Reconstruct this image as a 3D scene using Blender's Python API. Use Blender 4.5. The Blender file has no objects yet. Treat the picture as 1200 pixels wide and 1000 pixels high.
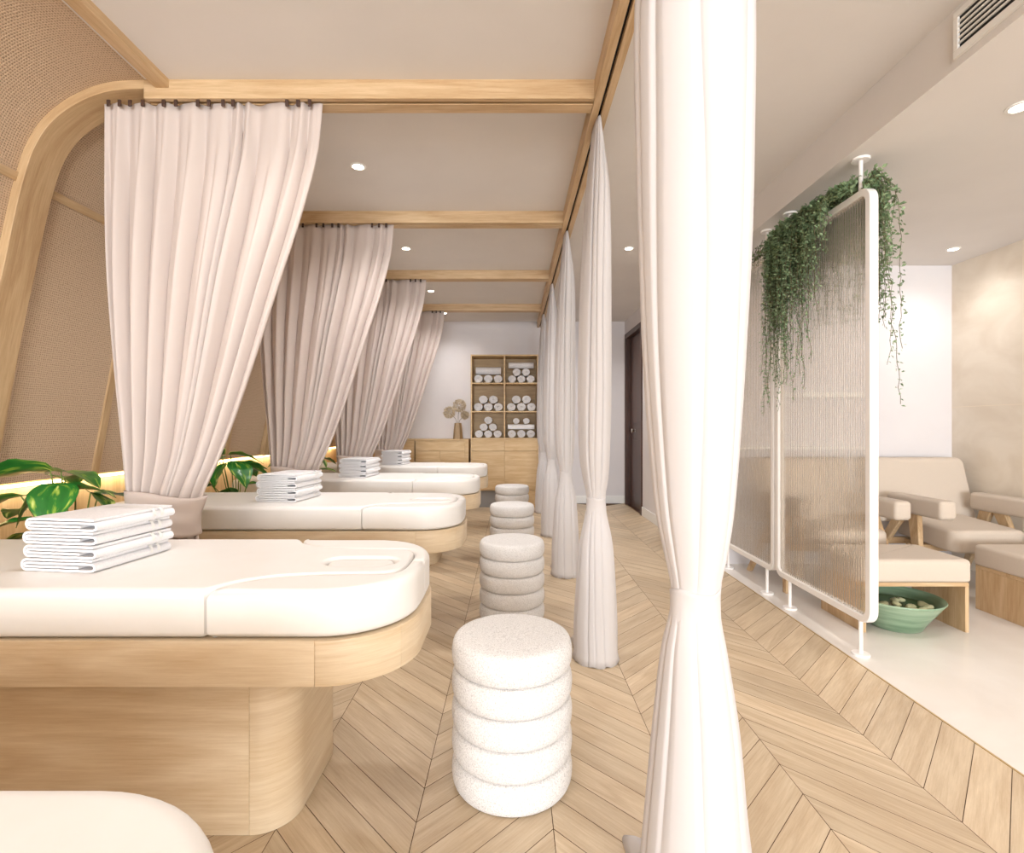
import bpy, bmesh, math, random
from mathutils import Vector, Matrix
PI = math.pi
random.seed(11)
S = bpy.context.scene
COL = S.collection

# ------------------------------------------------------------------ helpers
def lin(c):
    def f(u):
        u /= 255.0
        return u / 12.92 if u <= 0.04045 else ((u + 0.055) / 1.055) ** 2.4
    return (f(c[0]), f(c[1]), f(c[2]), 1.0)

def catmull(pts, t):
    """pts: list of (key, val...) with increasing key; smooth interpolation at key t"""
    n = len(pts)
    if t <= pts[0][0]: return list(pts[0][1:])
    if t >= pts[-1][0]: return list(pts[-1][1:])
    for i in range(n - 1):
        if pts[i][0] <= t <= pts[i + 1][0]:
            break
    p1, p2 = pts[i], pts[i + 1]
    p0 = pts[i - 1] if i > 0 else p1
    p3 = pts[i + 2] if i + 2 < n else p2
    h = p2[0] - p1[0]
    s = (t - p1[0]) / h
    out = []
    for k in range(1, len(p1)):
        m1 = (p2[k] - p0[k]) / max(1e-6, (p2[0] - p0[0])) * h
        m2 = (p3[k] - p1[k]) / max(1e-6, (p3[0] - p1[0])) * h
        out.append((2*s**3 - 3*s*s + 1)*p1[k] + (s**3 - 2*s*s + s)*m1 + (-2*s**3 + 3*s*s)*p2[k] + (s**3 - s*s)*m2)
    return out

def obj(name, bm, m, parent=None, smooth=True, sharp=40, bevel=0, loc=None):
    bmesh.ops.recalc_face_normals(bm, faces=bm.faces[:])
    me = bpy.data.meshes.new(name)
    if smooth:
        for f in bm.faces: f.smooth = True
        lim = math.radians(sharp)
        for e in bm.edges:
            if len(e.link_faces) == 2 and e.calc_face_angle(0) > lim:
                e.smooth = False
    bm.to_mesh(me); bm.free()
    o = bpy.data.objects.new(name, me); COL.objects.link(o)
    if m: me.materials.append(m)
    if parent: o.parent = parent
    if loc: o.location = loc
    if bevel:
        b = o.modifiers.new('bevel', 'BEVEL'); b.width = bevel; b.segments = 2; b.limit_method = 'ANGLE'; b.angle_limit = math.radians(50)
    return o

def thing(name, label, cat, loc=(0, 0, 0), rz=0, group=None):
    o = bpy.data.objects.new(name, None); COL.objects.link(o)
    o.location = loc; o.rotation_euler = (0, 0, rz); o.empty_display_size = .1
    return tag(o, label, cat, group)

def tag(o, label, cat, group=None):
    o['label'] = label; o['category'] = cat
    if group: o['group'] = group
    return o

def struct(name, bm, m, **k):
    o = obj(name, bm, m, **k); o['kind'] = 'structure'; return o

def dup(root, loc, rz=None, label=None, group=None):
    r = root.copy(); COL.objects.link(r); r.location = loc
    if rz is not None: r.rotation_euler = (0, 0, rz)
    if label: r['label'] = label
    if group: r['group'] = group
    for ch in list(root.children):
        c = ch.copy(); COL.objects.link(c); c.parent = r
        for g in list(ch.children):
            d = g.copy(); COL.objects.link(d); d.parent = c
    return r

def box(bm, x0, x1, y0, y1, z0, z1):
    v = [bm.verts.new(p) for p in ((x0,y0,z0),(x1,y0,z0),(x1,y1,z0),(x0,y1,z0),(x0,y0,z1),(x1,y0,z1),(x1,y1,z1),(x0,y1,z1))]
    for f in ((0,3,2,1),(4,5,6,7),(0,1,5,4),(1,2,6,5),(2,3,7,6),(3,0,4,7)):
        bm.faces.new([v[i] for i in f])
    return bm

def B(*boxes):
    bm = bmesh.new()
    for b in boxes: box(bm, *b)
    return bm

def lathe(bm, prof, n=48, c=(0, 0, 0), close=True):
    """prof: list of (r, z)"""
    rings = []
    for r, z in prof:
        if r < 1e-5:
            rings.append([bm.verts.new((c[0], c[1], c[2] + z))])
        else:
            rings.append([bm.verts.new((c[0] + r*math.cos(2*PI*i/n), c[1] + r*math.sin(2*PI*i/n), c[2] + z)) for i in range(n)])
    for a, b in zip(rings, rings[1:]):
        for i in range(n):
            j = (i + 1) % n
            if len(a) == 1 and len(b) == 1: continue
            if len(a) == 1: bm.faces.new((a[0], b[j], b[i]))
            elif len(b) == 1: bm.faces.new((a[i], a[j], b[0]))
            else: bm.faces.new((a[i], a[j], b[j], b[i]))
    return bm

def tube(bm, pts, r, n=8, caps=True):
    """r: number or list"""
    pts = [Vector(p) for p in pts]
    rs = r if isinstance(r, (list, tuple)) else [r]*len(pts)
    rings = []
    up = None
    for i, p in enumerate(pts):
        d = (pts[min(i+1, len(pts)-1)] - pts[max(i-1, 0)]).normalized()
        if up is None:
            up = d.orthogonal().normalized()
        up = (up - d*up.dot(d))
        up = up.normalized() if up.length > 1e-6 else d.orthogonal().normalized()
        s = d.cross(up)
        rings.append([bm.verts.new(p + rs[i]*(math.cos(2*PI*k/n)*up + math.sin(2*PI*k/n)*s)) for k in range(n)])
    for a, b in zip(rings, rings[1:]):
        for k in range(n):
            j = (k+1) % n
            bm.faces.new((a[k], a[j], b[j], b[k]))
    if caps:
        bm.faces.new(rings[0][::-1]); bm.faces.new(rings[-1])
    return bm

def offset_loop(loop, d):
    """inward offset of CCW polygon"""
    n = len(loop); out = []
    for i in range(n):
        p0 = Vector(loop[i-1]); p1 = Vector(loop[i]); p2 = Vector(loop[(i+1) % n])
        e1 = (p1-p0).normalized(); e2 = (p2-p1).normalized()
        n1 = Vector((-e1.y, e1.x)); n2 = Vector((-e2.y, e2.x))
        nn = n1 + n2
        if nn.length < 1e-6: nn = n1
        nn.normalize()
        c = max(.5, nn.dot(n1))
        dd = d[i] if isinstance(d, (list, tuple)) else d
        out.append(tuple(p1 + nn*(dd/c)))
    return out

def cushion(outline, z0, z1, rt=.02, rb=.02, holes=(), seg=5, dome=0, soft=None, hole_soft=.5):
    """rounded extrusion of CCW outline; holes CCW loops; soft = rounding factor per outline vertex"""
    bm = bmesh.new(); uvl = bm.loops.layers.uv.new('UVMap')
    prof = []
    for i in range(seg+1):
        a = PI/2*i/seg
        prof.append((rb*(1-math.sin(a)), z0 + rb*(1-math.cos(a))))
    for i in range(seg+1):
        a = PI/2*i/seg
        prof.append((rt*(1-math.cos(a)), z1 - rt*(1-math.sin(a))))
    prof = [(prof[0][0] + .003, z0)] + prof + [(prof[-1][0] + .004, z1 + dome)]
    def rings(loop, sign, sf):
        rr = []
        n = len(loop)
        sf = sf if isinstance(sf, (list, tuple)) else [sf or 1]*n
        per = [0]
        for i in range(n): per.append(per[-1] + math.dist(loop[i], loop[(i+1) % n]))
        for d, z in prof:
            l = offset_loop(loop, [d*sign*f for f in sf])
            row = []
            for p, f in zip(l, sf):
                zz = z1 - (z1 - z)*f if z > z1 - rt - 1e-6 and z <= z1 else z
                row.append(bm.verts.new((p[0], p[1], zz)))
            rr.append(row)
        for a, b in zip(rr, rr[1:]):
            for i in range(n):
                j = (i+1) % n
                q = [(a[i], per[i]), (a[j], per[i+1]), (b[j], per[i+1]), (b[i], per[i])]
                if sign < 0: q = q[::-1]
                fc = bm.faces.new([k[0] for k in q])
                for lp, k in zip(fc.loops, q): lp[uvl].uv = (k[1], k[0].co.z)
        return rr
    R = [rings(outline, 1, soft)] + [rings(h, -1, hole_soft) for h in holes]
    for idx in (0, -1):
        if not holes:
            f = R[0][idx]
            bm.faces.new(f if idx == -1 else f[::-1])
        else:
            es = []
            for rr in R:
                l = rr[idx]
                for i in range(len(l)):
                    e = bm.edges.get((l[i], l[(i+1) % len(l)]))
                    es.append(e)
            bmesh.ops.triangle_fill(bm, use_beauty=True, use_dissolve=False, edges=es)
    return bm

def rrect(x0, x1, y0, y1, r, n=8):
    """CCW rounded rectangle; r = single or (x1y0, x1y1, x0y1, x0y0)"""
    if not isinstance(r, (tuple, list)): r = (r,)*4
    pts = []
    for (cx, cy, a0), rr in zip(((x1, y0, -PI/2), (x1, y1, 0), (x0, y1, PI/2), (x0, y0, PI)), r):
        ox = cx - rr if cx == x1 else cx + rr
        oy = cy + rr if cy == y0 else cy - rr
        for i in range(n+1):
            a = a0 + PI/2*i/n
            pts.append((ox + rr*math.cos(a), oy + rr*math.sin(a)))
    return pts

# ------------------------------------------------------------------ materials
def newmat(name, color=(200, 200, 200), rough=.5, **kw):
    m = bpy.data.materials.new(name); m.use_nodes = True
    nt = m.node_tree; b = nt.nodes['Principled BSDF']
    b.inputs['Base Color'].default_value = lin(color)
    b.inputs['Roughness'].default_value = rough
    for k, v in kw.items():
        b.inputs[k.replace('_', ' ')].default_value = v
    return m, nt, b

def nd(nt, t, **kw):
    n = nt.nodes.new(t)
    for k, v in kw.items():
        if k in n.inputs: n.inputs[k].default_value = v
        else: setattr(n, k, v)
    return n

def ramp(nt, stops):
    r = nt.nodes.new('ShaderNodeValToRGB')
    e = r.color_ramp.elements
    while len(e) < len(stops): e.new(.5)
    for el, (p, c) in zip(e, stops):
        el.position = p; el.color = c
    return r

def bump(nt, b, src, strength, dist=.01):
    n = nd(nt, 'ShaderNodeBump'); n.inputs['Strength'].default_value = strength; n.inputs['Distance'].default_value = dist
    nt.links.new(src, n.inputs['Height']); nt.links.new(n.outputs[0], b.inputs['Normal'])

def noisy(name, c1, c2, scale, rough=.6, bmp=0, dist=.01, detail=4, **kw):
    m, nt, b = newmat(name, c1, rough, **kw)
    tc = nd(nt, 'ShaderNodeTexCoord')
    n = nd(nt, 'ShaderNodeTexNoise'); n.inputs['Scale'].default_value = scale; n.inputs['Detail'].default_value = detail
    nt.links.new(tc.outputs['Object'], n.inputs['Vector'])
    r = ramp(nt, [(.3, lin(c2)), (.7, lin(c1))])
    nt.links.new(n.outputs['Fac'], r.inputs[0]); nt.links.new(r.outputs[0], b.inputs['Base Color'])
    if bmp: bump(nt, b, n.outputs['Fac'], bmp, dist)
    return m

def oak(name, c_light, c_dark, axis='X', rough=.5, uv=False, rnd=None, k=1.0):
    m, nt, b = newmat(name, c_light, rough)
    L = nt.links.new
    tc = nd(nt, 'ShaderNodeTexCoord')
    if uv:
        src = tc.outputs['UV']
    else:
        oi = nd(nt, 'ShaderNodeObjectInfo')
        add = nd(nt, 'ShaderNodeVectorMath', operation='MULTIPLY_ADD')
        L(oi.outputs['Random'], add.inputs[0]); add.inputs[1].default_value = (7, 5, 3)
        L(tc.outputs['Object'], add.inputs[2])
        src = add.outputs[0]
    def mp(al, ac):
        sc = {'X': (al, ac, ac), 'Y': (ac, al, ac), 'Z': (ac, ac, al)}[axis]
        n = nd(nt, 'ShaderNodeMapping'); n.inputs['Scale'].default_value = sc
        L(src, n.inputs['Vector']); return n.outputs[0]
    n1 = nd(nt, 'ShaderNodeTexNoise'); n1.inputs['Scale'].default_value = 1.0; n1.inputs['Detail'].default_value = 3; n1.inputs['Distortion'].default_value = .5
    L(mp(.9*k, 7*k), n1.inputs['Vector'])
    # cathedral rings
    mul = nd(nt, 'ShaderNodeMath', operation='MULTIPLY'); mul.inputs[1].default_value = 9
    L(n1.outputs['Fac'], mul.inputs[0])
    fr = nd(nt, 'ShaderNodeMath', operation='PINGPONG'); fr.inputs[1].default_value = 1.0
    L(mul.outputs[0], fr.inputs[0])
    n2 = nd(nt, 'ShaderNodeTexNoise'); n2.inputs['Scale'].default_value = 1.0; n2.inputs['Detail'].default_value = 5; n2.inputs['Roughness'].default_value = .75
    L(mp(6*k, 120*k), n2.inputs['Vector'])
    mx = nd(nt, 'ShaderNodeMath', operation='MULTIPLY_ADD'); mx.inputs[1].default_value = .30
    L(fr.outputs[0], mx.inputs[0]); L(n2.outputs['Fac'], mx.inputs[2])
    r = ramp(nt, [(.35, lin(c_light)), (.95, lin(c_dark))])
    L(mx.outputs[0], r.inputs[0])
    out = r.outputs[0]
    if rnd:
        at = nd(nt, 'ShaderNodeAttribute', attribute_name=rnd)
        rr = ramp(nt, [(0, (.86, .85, .84, 1)), (1, (1.06, 1.05, 1.04, 1))])
        L(at.outputs['Fac'], rr.inputs[0])
        mm = nd(nt, 'ShaderNodeMix', data_type='RGBA', blend_type='MULTIPLY'); mm.inputs[0].default_value = 1
        L(out, mm.inputs[6]); L(rr.outputs[0], mm.inputs[7]); out = mm.outputs[2]
    L(out, b.inputs['Base Color'])
    bump(nt, b, n2.outputs['Fac'], .12, .002)
    return m

OAK_L, OAK_D = (213, 185, 147), (178, 143, 102)
oak_x = oak('oak_grain_x', OAK_L, OAK_D, 'X')
oak_y = oak('oak_grain_y', OAK_L, OAK_D, 'Y')
oak_z = oak('oak_grain_z', OAK_L, OAK_D, 'Z')
oak_bed = oak('pale_oak', (230, 212, 184), (204, 178, 142), 'X', k=.9, uv=True)
oak_cab = oak('oak_cabinet', (224, 196, 152), (196, 160, 112), 'X')
oak_rib = oak('oak_rib', (208, 178, 138), (172, 137, 97), 'X', uv=True)
oak_back = oak('oak_backing', (206, 174, 128), (176, 142, 98), 'X')
floor_m = oak('oak_planks', (214, 195, 167), (184, 160, 130), 'X', rough=.42, uv=True, rnd='plank_tone')
walnut = oak('dark_walnut', (84, 48, 30), (48, 26, 16), 'Z', rough=.35)
gap_m, _, _ = newmat('joint_dark', (92, 66, 44), .9)
plaster = noisy('ceiling_plaster', (226, 221, 217), (222, 217, 213), 3, .85)
wall_m = noisy('wall_paint', (224, 219, 219), (219, 214, 215), 2.5, .8)
white_paint, _, _ = newmat('white_trim', (238, 236, 232), .5)
white_metal, _, _ = newmat('white_powder_coat', (240, 236, 233), .35)
vinyl = noisy('white_vinyl', (234, 230, 226), (231, 227, 222), 8, .42)
terry = noisy('white_terry', (244, 243, 244), (232, 231, 234), 260, .9, .35, .003)
terry_roll = noisy('white_terry_rolled', (236, 233, 232), (216, 212, 212), 160, .9, .4, .004)
black_m, _, _ = newmat('black_recess', (18, 17, 16), .7)
hook_m, _, _ = newmat('dark_bronze', (70, 48, 38), .5)
track_m, _, _ = newmat('dark_track', (52, 40, 32), .5)
grey_kick, _, _ = newmat('grey_plinth', (150, 148, 146), .5)
chrome, _, _ = newmat('satin_steel', (205, 202, 196), .25, Metallic=1.0)
beige_fab = noisy('beige_upholstery', (206, 192, 177), (198, 184, 169), 420, .75, .15, .002)
pebble_m = noisy('pale_petal', (226, 226, 192), (196, 204, 160), 30, .6)
brass, _, _ = newmat('brass_edge', (196, 168, 120), .4, Metallic=.6)
soil_m = noisy('soil', (58, 42, 30), (36, 26, 18), 60, .95, .5)
pot_m = noisy('cream_ceramic', (228, 218, 202), (220, 208, 190), 20, .5)
stem_m, _, _ = newmat('leaf_stalk', (110, 128, 58), .5)
vine_m, _, _ = newmat('vine_stem', (92, 84, 56), .7)
dry_m = noisy('dried_bloom', (226, 212, 188), (190, 170, 140), 60, .9)
vase_m = oak('vase_wood', (176, 150, 112), (140, 112, 78), 'Z')

def cloth(name, c, trans=.25):
    m, nt, b = newmat(name, c, .85)
    L = nt.links.new
    tc = nd(nt, 'ShaderNodeTexCoord')
    n = nd(nt, 'ShaderNodeTexNoise'); n.inputs['Scale'].default_value = 500; n.inputs['Detail'].default_value = 2
    L(tc.outputs['Object'], n.inputs['Vector'])
    bump(nt, b, n.outputs['Fac'], .08, .002)
    t = nd(nt, 'ShaderNodeBsdfTranslucent'); t.inputs['Color'].default_value = lin(c)
    mx = nd(nt, 'ShaderNodeMixShader'); mx.inputs[0].default_value = trans
    L(b.outputs[0], mx.inputs[1]); L(t.outputs[0], mx.inputs[2])
    L(mx.outputs[0], nt.nodes['Material Output'].inputs['Surface'])
    return m
blush = cloth('blush_curtain_cloth', (224, 211, 204))
ivory = cloth('ivory_curtain_cloth', (223, 218, 217), .25)

# boucle
boucle, nt, b = newmat('white_boucle', (236, 231, 226), .95)
tc = nd(nt, 'ShaderNodeTexCoord')
vo = nd(nt, 'ShaderNodeTexVoronoi'); vo.inputs['Scale'].default_value = 230
nz = nd(nt, 'ShaderNodeTexNoise'); nz.inputs['Scale'].default_value = 240; nz.inputs['Detail'].default_value = 2
nt.links.new(tc.outputs['Object'], vo.inputs['Vector']); nt.links.new(tc.outputs['Object'], nz.inputs['Vector'])
r = ramp(nt, [(.3, lin((196, 192, 189))), (.55, lin((230, 227, 225)))])
nt.links.new(nz.outputs['Fac'], r.inputs[0]); nt.links.new(r.outputs[0], b.inputs['Base Color'])
bump(nt, b, vo.outputs['Distance'], .5, .004)

# woven wall cloth
weave, nt, b = newmat('woven_wallcover', (196, 162, 126), .9)
L = nt.links.new
tc = nd(nt, 'ShaderNodeTexCoord')
nz = nd(nt, 'ShaderNodeTexNoise'); nz.inputs['Scale'].default_value = 14; nz.inputs['Detail'].default_value = 3
L(tc.outputs['UV'], nz.inputs['Vector'])
mx = nd(nt, 'ShaderNodeMix', data_type='RGBA'); mx.inputs[0].default_value = .012
L(tc.outputs['UV'], mx.inputs[6]); L(nz.outputs['Color'], mx.inputs[7])
wv1 = nd(nt, 'ShaderNodeTexWave', bands_direction='X'); wv1.inputs['Scale'].default_value = 27; wv1.inputs['Distortion'].default_value = 1.2; wv1.inputs['Detail Scale'].default_value = 6
wv2 = nd(nt, 'ShaderNodeTexWave', bands_direction='Y'); wv2.inputs['Scale'].default_value = 27; wv2.inputs['Distortion'].default_value = 1.2; wv2.inputs['Detail Scale'].default_value = 6
L(mx.outputs[2], wv1.inputs['Vector']); L(mx.outputs[2], wv2.inputs['Vector'])
ml = nd(nt, 'ShaderNodeMath', operation='MAXIMUM'); L(wv1.outputs['Fac'], ml.inputs[0]); L(wv2.outputs['Fac'], ml.inputs[1])
n3 = nd(nt, 'ShaderNodeTexNoise'); n3.inputs['Scale'].default_value = 120; L(tc.outputs['UV'], n3.inputs['Vector'])
md = nd(nt, 'ShaderNodeMath', operation='MULTIPLY_ADD'); md.inputs[1].default_value = .6; L(ml.outputs[0], md.inputs[0]); L(n3.outputs['Fac'], md.inputs[2])
r = ramp(nt, [(.35, lin((130, 106, 84))), (.98, lin((206, 180, 153)))])
L(md.outputs[0], r.inputs[0]); L(r.outputs[0], b.inputs['Base Color'])
bump(nt, b, ml.outputs[0], .35, .004)

# cream stone
def stone(name, c1, c2, scale, rough, joints=None):
    m, nt, b = newmat(name, c1, rough)
    L = nt.links.new
    tc = nd(nt, 'ShaderNodeTexCoord')
    n = nd(nt, 'ShaderNodeTexNoise'); n.inputs['Scale'].default_value = scale; n.inputs['Detail'].default_value = 8; n.inputs['Distortion'].default_value = .5
    mp = nd(nt, 'ShaderNodeMapping'); mp.inputs['Scale'].default_value = (1, 1, 1.6)
    L(tc.outputs['Object'], mp.inputs[0]); L(mp.outputs[0], n.inputs['Vector'])
    r = ramp(nt, [(.3, lin(c2)), (.62, lin(c1))])
    L(n.outputs['Fac'], r.inputs[0])
    L(r.outputs[0], b.inputs['Base Color'])
    return m
stone_wall = stone('travertine', (234, 223, 207), (219, 205, 186), 2.6, .5)
stone_floor = stone('cream_marble', (234, 228, 222), (222, 214, 206), 1.6, .22)
ceramic_green, nt, b = newmat('green_glazed_bowl', (124, 152, 126), .3)
tc = nd(nt, 'ShaderNodeTexCoord'); mp = nd(nt, 'ShaderNodeMapping'); mp.inputs['Scale'].default_value = (2, 2, 22)
nz = nd(nt, 'ShaderNodeTexNoise'); nz.inputs['Scale'].default_value = 1.5; nz.inputs['Detail'].default_value = 4
nt.links.new(tc.outputs['Object'], mp.inputs[0]); nt.links.new(mp.outputs[0], nz.inputs['Vector'])
r = ramp(nt, [(.3, lin((104, 134, 106))), (.7, lin((158, 180, 152)))])
nt.links.new(nz.outputs['Fac'], r.inputs[0]); nt.links.new(r.outputs[0], b.inputs['Base Color'])
water, _, _ = newmat('bowl_water', (96, 120, 80), .05)

# variegated leaf (UV: u across -, v along)
leaf_m, nt, b = newmat('variegated_leaf', (40, 110, 40), .28)
L = nt.links.new
tc = nd(nt, 'ShaderNodeTexCoord'); oi = nd(nt, 'ShaderNodeObjectInfo')
ad = nd(nt, 'ShaderNodeVectorMath', operation='ADD'); L(tc.outputs['UV'], ad.inputs[0]); L(oi.outputs['Random'], ad.inputs[1])
mp = nd(nt, 'ShaderNodeMapping'); mp.inputs['Scale'].default_value = (3.2, 1.3, 1); mp.inputs['Rotation'].default_value = (0, 0, .5); L(ad.outputs[0], mp.inputs[0])
nz = nd(nt, 'ShaderNodeTexNoise'); nz.inputs['Scale'].default_value = 1.6; nz.inputs['Detail'].default_value = 3; L(mp.outputs[0], nz.inputs['Vector'])
r = ramp(nt, [(.0, lin((22, 74, 30))), (.52, lin((44, 122, 48))), (.6, lin((150, 182, 70))), (.66, lin((222, 226, 140)))])
L(nz.outputs['Fac'], r.inputs[0]); L(r.outputs[0], b.inputs['Base Color'])
vine_leaf = noisy('small_vine_leaf', (152, 172, 132), (84, 114, 78), 45, .5, detail=2)

# reeded glass: real ribs, part clear, part refracting, slight milky haze
glass, nt, b = newmat('reeded_glass', (255, 255, 255), .1)
L = nt.links.new
g = nd(nt, 'ShaderNodeBsdfRefraction'); g.inputs['IOR'].default_value = 1.07; g.inputs['Roughness'].default_value = .02; g.inputs['Color'].default_value = (.98, .97, .95, 1)
tr = nd(nt, 'ShaderNodeBsdfTransparent'); tr.inputs['Color'].default_value = (.93, .90, .865, 1)
gl = nd(nt, 'ShaderNodeBsdfGlossy'); gl.inputs['Roughness'].default_value = .08
df = nd(nt, 'ShaderNodeBsdfDiffuse'); df.inputs['Color'].default_value = (.8, .77, .73, 1)
m1 = nd(nt, 'ShaderNodeMixShader'); m1.inputs[0].default_value = .6; L(tr.outputs[0], m1.inputs[1]); L(g.outputs[0], m1.inputs[2])
lw = nd(nt, 'ShaderNodeLayerWeight'); pw = nd(nt, 'ShaderNodeMath', operation='POWER'); pw.inputs[1].default_value = 4; L(lw.outputs['Facing'], pw.inputs[0])
m2 = nd(nt, 'ShaderNodeMixShader'); L(pw.outputs[0], m2.inputs[0]); L(m1.outputs[0], m2.inputs[1]); L(gl.outputs[0], m2.inputs[2])
m3 = nd(nt, 'ShaderNodeMixShader'); m3.inputs[0].default_value = .06; L(m2.outputs[0], m3.inputs[1]); L(df.outputs[0], m3.inputs[2])
L(m3.outputs[0], nt.nodes['Material Output'].inputs['Surface'])

groove_tint, nt, b = newmat('reed_groove_tint', (206, 198, 188), .3)  # groove faces darkened and hazed to paint the reeds' light and dark lines
tr = nd(nt, 'ShaderNodeBsdfTransparent'); tr.inputs['Color'].default_value = (.86, .82, .77, 1)
mx = nd(nt, 'ShaderNodeMixShader'); mx.inputs[0].default_value = .38; nt.links.new(tr.outputs[0], mx.inputs[1]); nt.links.new(b.outputs[0], mx.inputs[2])
nt.links.new(mx.outputs[0], nt.nodes['Material Output'].inputs['Surface'])

def emit(name, c, s):
    m = bpy.data.materials.new(name); m.use_nodes = True
    nt = m.node_tree; nt.nodes.clear()
    e = nd(nt, 'ShaderNodeEmission'); e.inputs[0].default_value = lin(c); e.inputs[1].default_value = s
    o = nd(nt, 'ShaderNodeOutputMaterial'); nt.links.new(e.outputs[0], o.inputs[0])
    return m
lamp_m = emit('lamp_lens', (255, 244, 226), 25)
led_m = emit('warm_led', (255, 226, 168), 8)

# ------------------------------------------------------------------ constants of the room
CAMZ = 1.2
ZC = 2.84          # main ceiling
ZR = 2.605         # lower ceiling, right
XB = 1.76          # corridor wall, bulkhead, floor edge
XR = 3.84          # right stone wall
YB = 8.0           # back wall
YP = 4.47          # short wall behind the armchairs
YF = -8.0          # wall behind the camera
STEP = 1.475
FRAME_Y = [2.418 + STEP*k for k in range(-1, 4)]

# ------------------------------------------------------------------ floor: chevron oak
def build_floor():
    bm = bmesh.new()
    uvl = bm.loops.layers.uv.new('UVMap')
    pt = bm.faces.layers.float.new('plank_tone')
    W = .4135; P = .146; g = .0011
    xs = [1.7775 - W*i for i in range(0, 12)]
    for i in range(11):
        xr, xl = xs[i], xs[i+1]
        up = (i % 2 == 0)          # plank rises to +Y with +x
        for n in range(-75, 56):
            yr = 2.529 + .0195 + P*n if up else 2.529 + .0195 - W + P*n
            # y at right side; at left side differs by W
            yl = yr - W if up else yr + W
            if max(yr, yl) + P < YF or min(yr, yl) > YB: continue
            xa, xb = xl + g, xr - g
            s = 1 if up else -1
            q = [(xa, yl + s*g + g*1.4), (xb, yr - s*g + g*1.4), (xb, yr - s*g + P - g*1.4), (xa, yl + s*g + P - g*1.4)]
            if xb > XB:
                t = (XB - .006 - xa)/(xb - xa)
                q[1] = (XB - .006, q[0][1] + (q[1][1]-q[0][1])*t)
                q[2] = (XB - .006, q[3][1] + (q[2][1]-q[3][1])*t)
            if xl < -2.72: continue
            if min(p[1] for p in q) < YF or max(p[1] for p in q) > YB:
                q = [(p[0], min(max(p[1], YF), YB)) for p in q]
                if abs(q[0][1]-q[3][1]) < 1e-4 or abs(q[1][1]-q[2][1]) < 1e-4: continue
            v = [bm.verts.new((p[0], p[1], 0)) for p in q]
            f = bm.faces.new(v)
            f[pt] = random.random()
            ou, ov = random.random()*20, random.random()*20
            for lp, (a, c) in zip(f.loops, ((0, 0), (.585, 0), (.585, .103), (0, .103))):
                lp[uvl].uv = (ou + a, ov + c)
    # dark bed below the joints
    vs = [bm.verts.new(p) for p in ((-2.75, YF, -.004), (XB, YF, -.004), (XB, YB, -.004), (-2.75, YB, -.004))]
    f = bm.faces.new(vs); f.material_index = 1
    for lp in f.loops: lp[uvl].uv = (0, 0)
    me = bpy.data.meshes.new('floor'); bm.normal_update(); bm.to_mesh(me); bm.free()
    o = bpy.data.objects.new('floor', me); COL.objects.link(o)
    me.materials.append(floor_m); me.materials.append(gap_m)
    o['kind'] = 'structure'
build_floor()
struct('floor', B((XB, XR + .1, YF, YP + .1, -.05, 0.0)), stone_floor, smooth=False)
struct('trim_0', B((XB, XB + .14, YP + .12, YB, -.05, 0.0)), walnut, smooth=False)
struct('trim_1', B((XB - .0075, XB + .0005, YF, YB, -.01, .002)), brass, smooth=False)

# ------------------------------------------------------------------ shell
struct('ceiling', B((-2.9, XR + .1, YF, YB, ZC, ZC + .1)), plaster, smooth=False)
struct('ceiling', B((XB - .02, XR + .1, YF, YP + .12, ZR, ZC + .001), ), plaster, smooth=False)
struct('wall_back', B((-2.9, XB + .15, YB, YB + .1, -.05, ZC)), wall_m, smooth=False)
struct('wall_right', B((XR, XR + .12, YF, YP, 0, ZR)), stone_wall, smooth=False)
# joints in the stone cladding
struct('trim_2', B((XR - .0012, XR + .001, YF, YP, 1.366, 1.371), (XR - .0012, XR + .001, 3.845, 3.85, 0, ZR), (XR - .0012, XR + .001, 2.445, 2.45, 0, ZR)),
       newmat('stone_joint', (236, 222, 202), .6)[0], smooth=False)
struct('wall_alcove', B((XB, XR + .1, YP, YP + .12, 0, ZR)), wall_m, smooth=False)

# corridor wall with two door openings
D1 = (6.90, 7.92); D2 = (5.05, 6.07); DZ = 2.62
struct('wall_corridor', B((XB, XB + .14, YP + .12, D2[0], 0, ZC), (XB, XB + .14, D2[1], D1[0], 0, ZC), (XB, XB + .14, D1[1], YB, 0, ZC),
                          (XB, XB + .14, D2[0], D2[1], DZ, ZC), (XB, XB + .14, D1[0], D1[1], DZ, ZC)), wall_m, smooth=False)
for n, (a, c) in enumerate((D1, D2)):
    d = struct('door_%d' % (n+1), B((XB + .05, XB + .13, a + .075, c - .075, -.004, DZ - .075)), walnut, smooth=False)
    obj('door_frame', B((XB - .02, XB + .12, a, a + .075, 0, DZ), (XB - .02, XB + .12, c - .075, c, 0, DZ), (XB - .02, XB + .12, a + .075, c - .075, DZ - .075, DZ)), walnut, d, bevel=.004)
    bm = bmesh.new(); lathe(bm, [(0, 0), (.026, 0), (.026, .006), (.011, .008), (.011, .03), (.026, .036), (.03, .05), (.022, .062), (0, .065)], 24)
    bmesh.ops.rotate(bm, verts=bm.verts[:], matrix=Matrix.Rotation(-PI/2, 3, 'Y'))
    obj('door_knob', bm, chrome, d, loc=(XB + .05, c - .42, 1.14))
    obj('inner_panel', B((XB + .044, XB + .05, a + .2, c - .2, .25, 1.0), (XB + .044, XB + .05, a + .2, c - .2, 1.25, DZ - .25)), walnut, d, bevel=.003)
struct('baseboard_back', B((.42, XB, YB - .014, YB, 0, .12)), white_paint, bevel=.004)
struct('baseboard_corridor', B((XB - .014, XB, D2[1], D1[0], 0, .12), (XB - .014, XB, YP, D2[0], 0, .12)), white_paint, bevel=.004)
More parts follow.
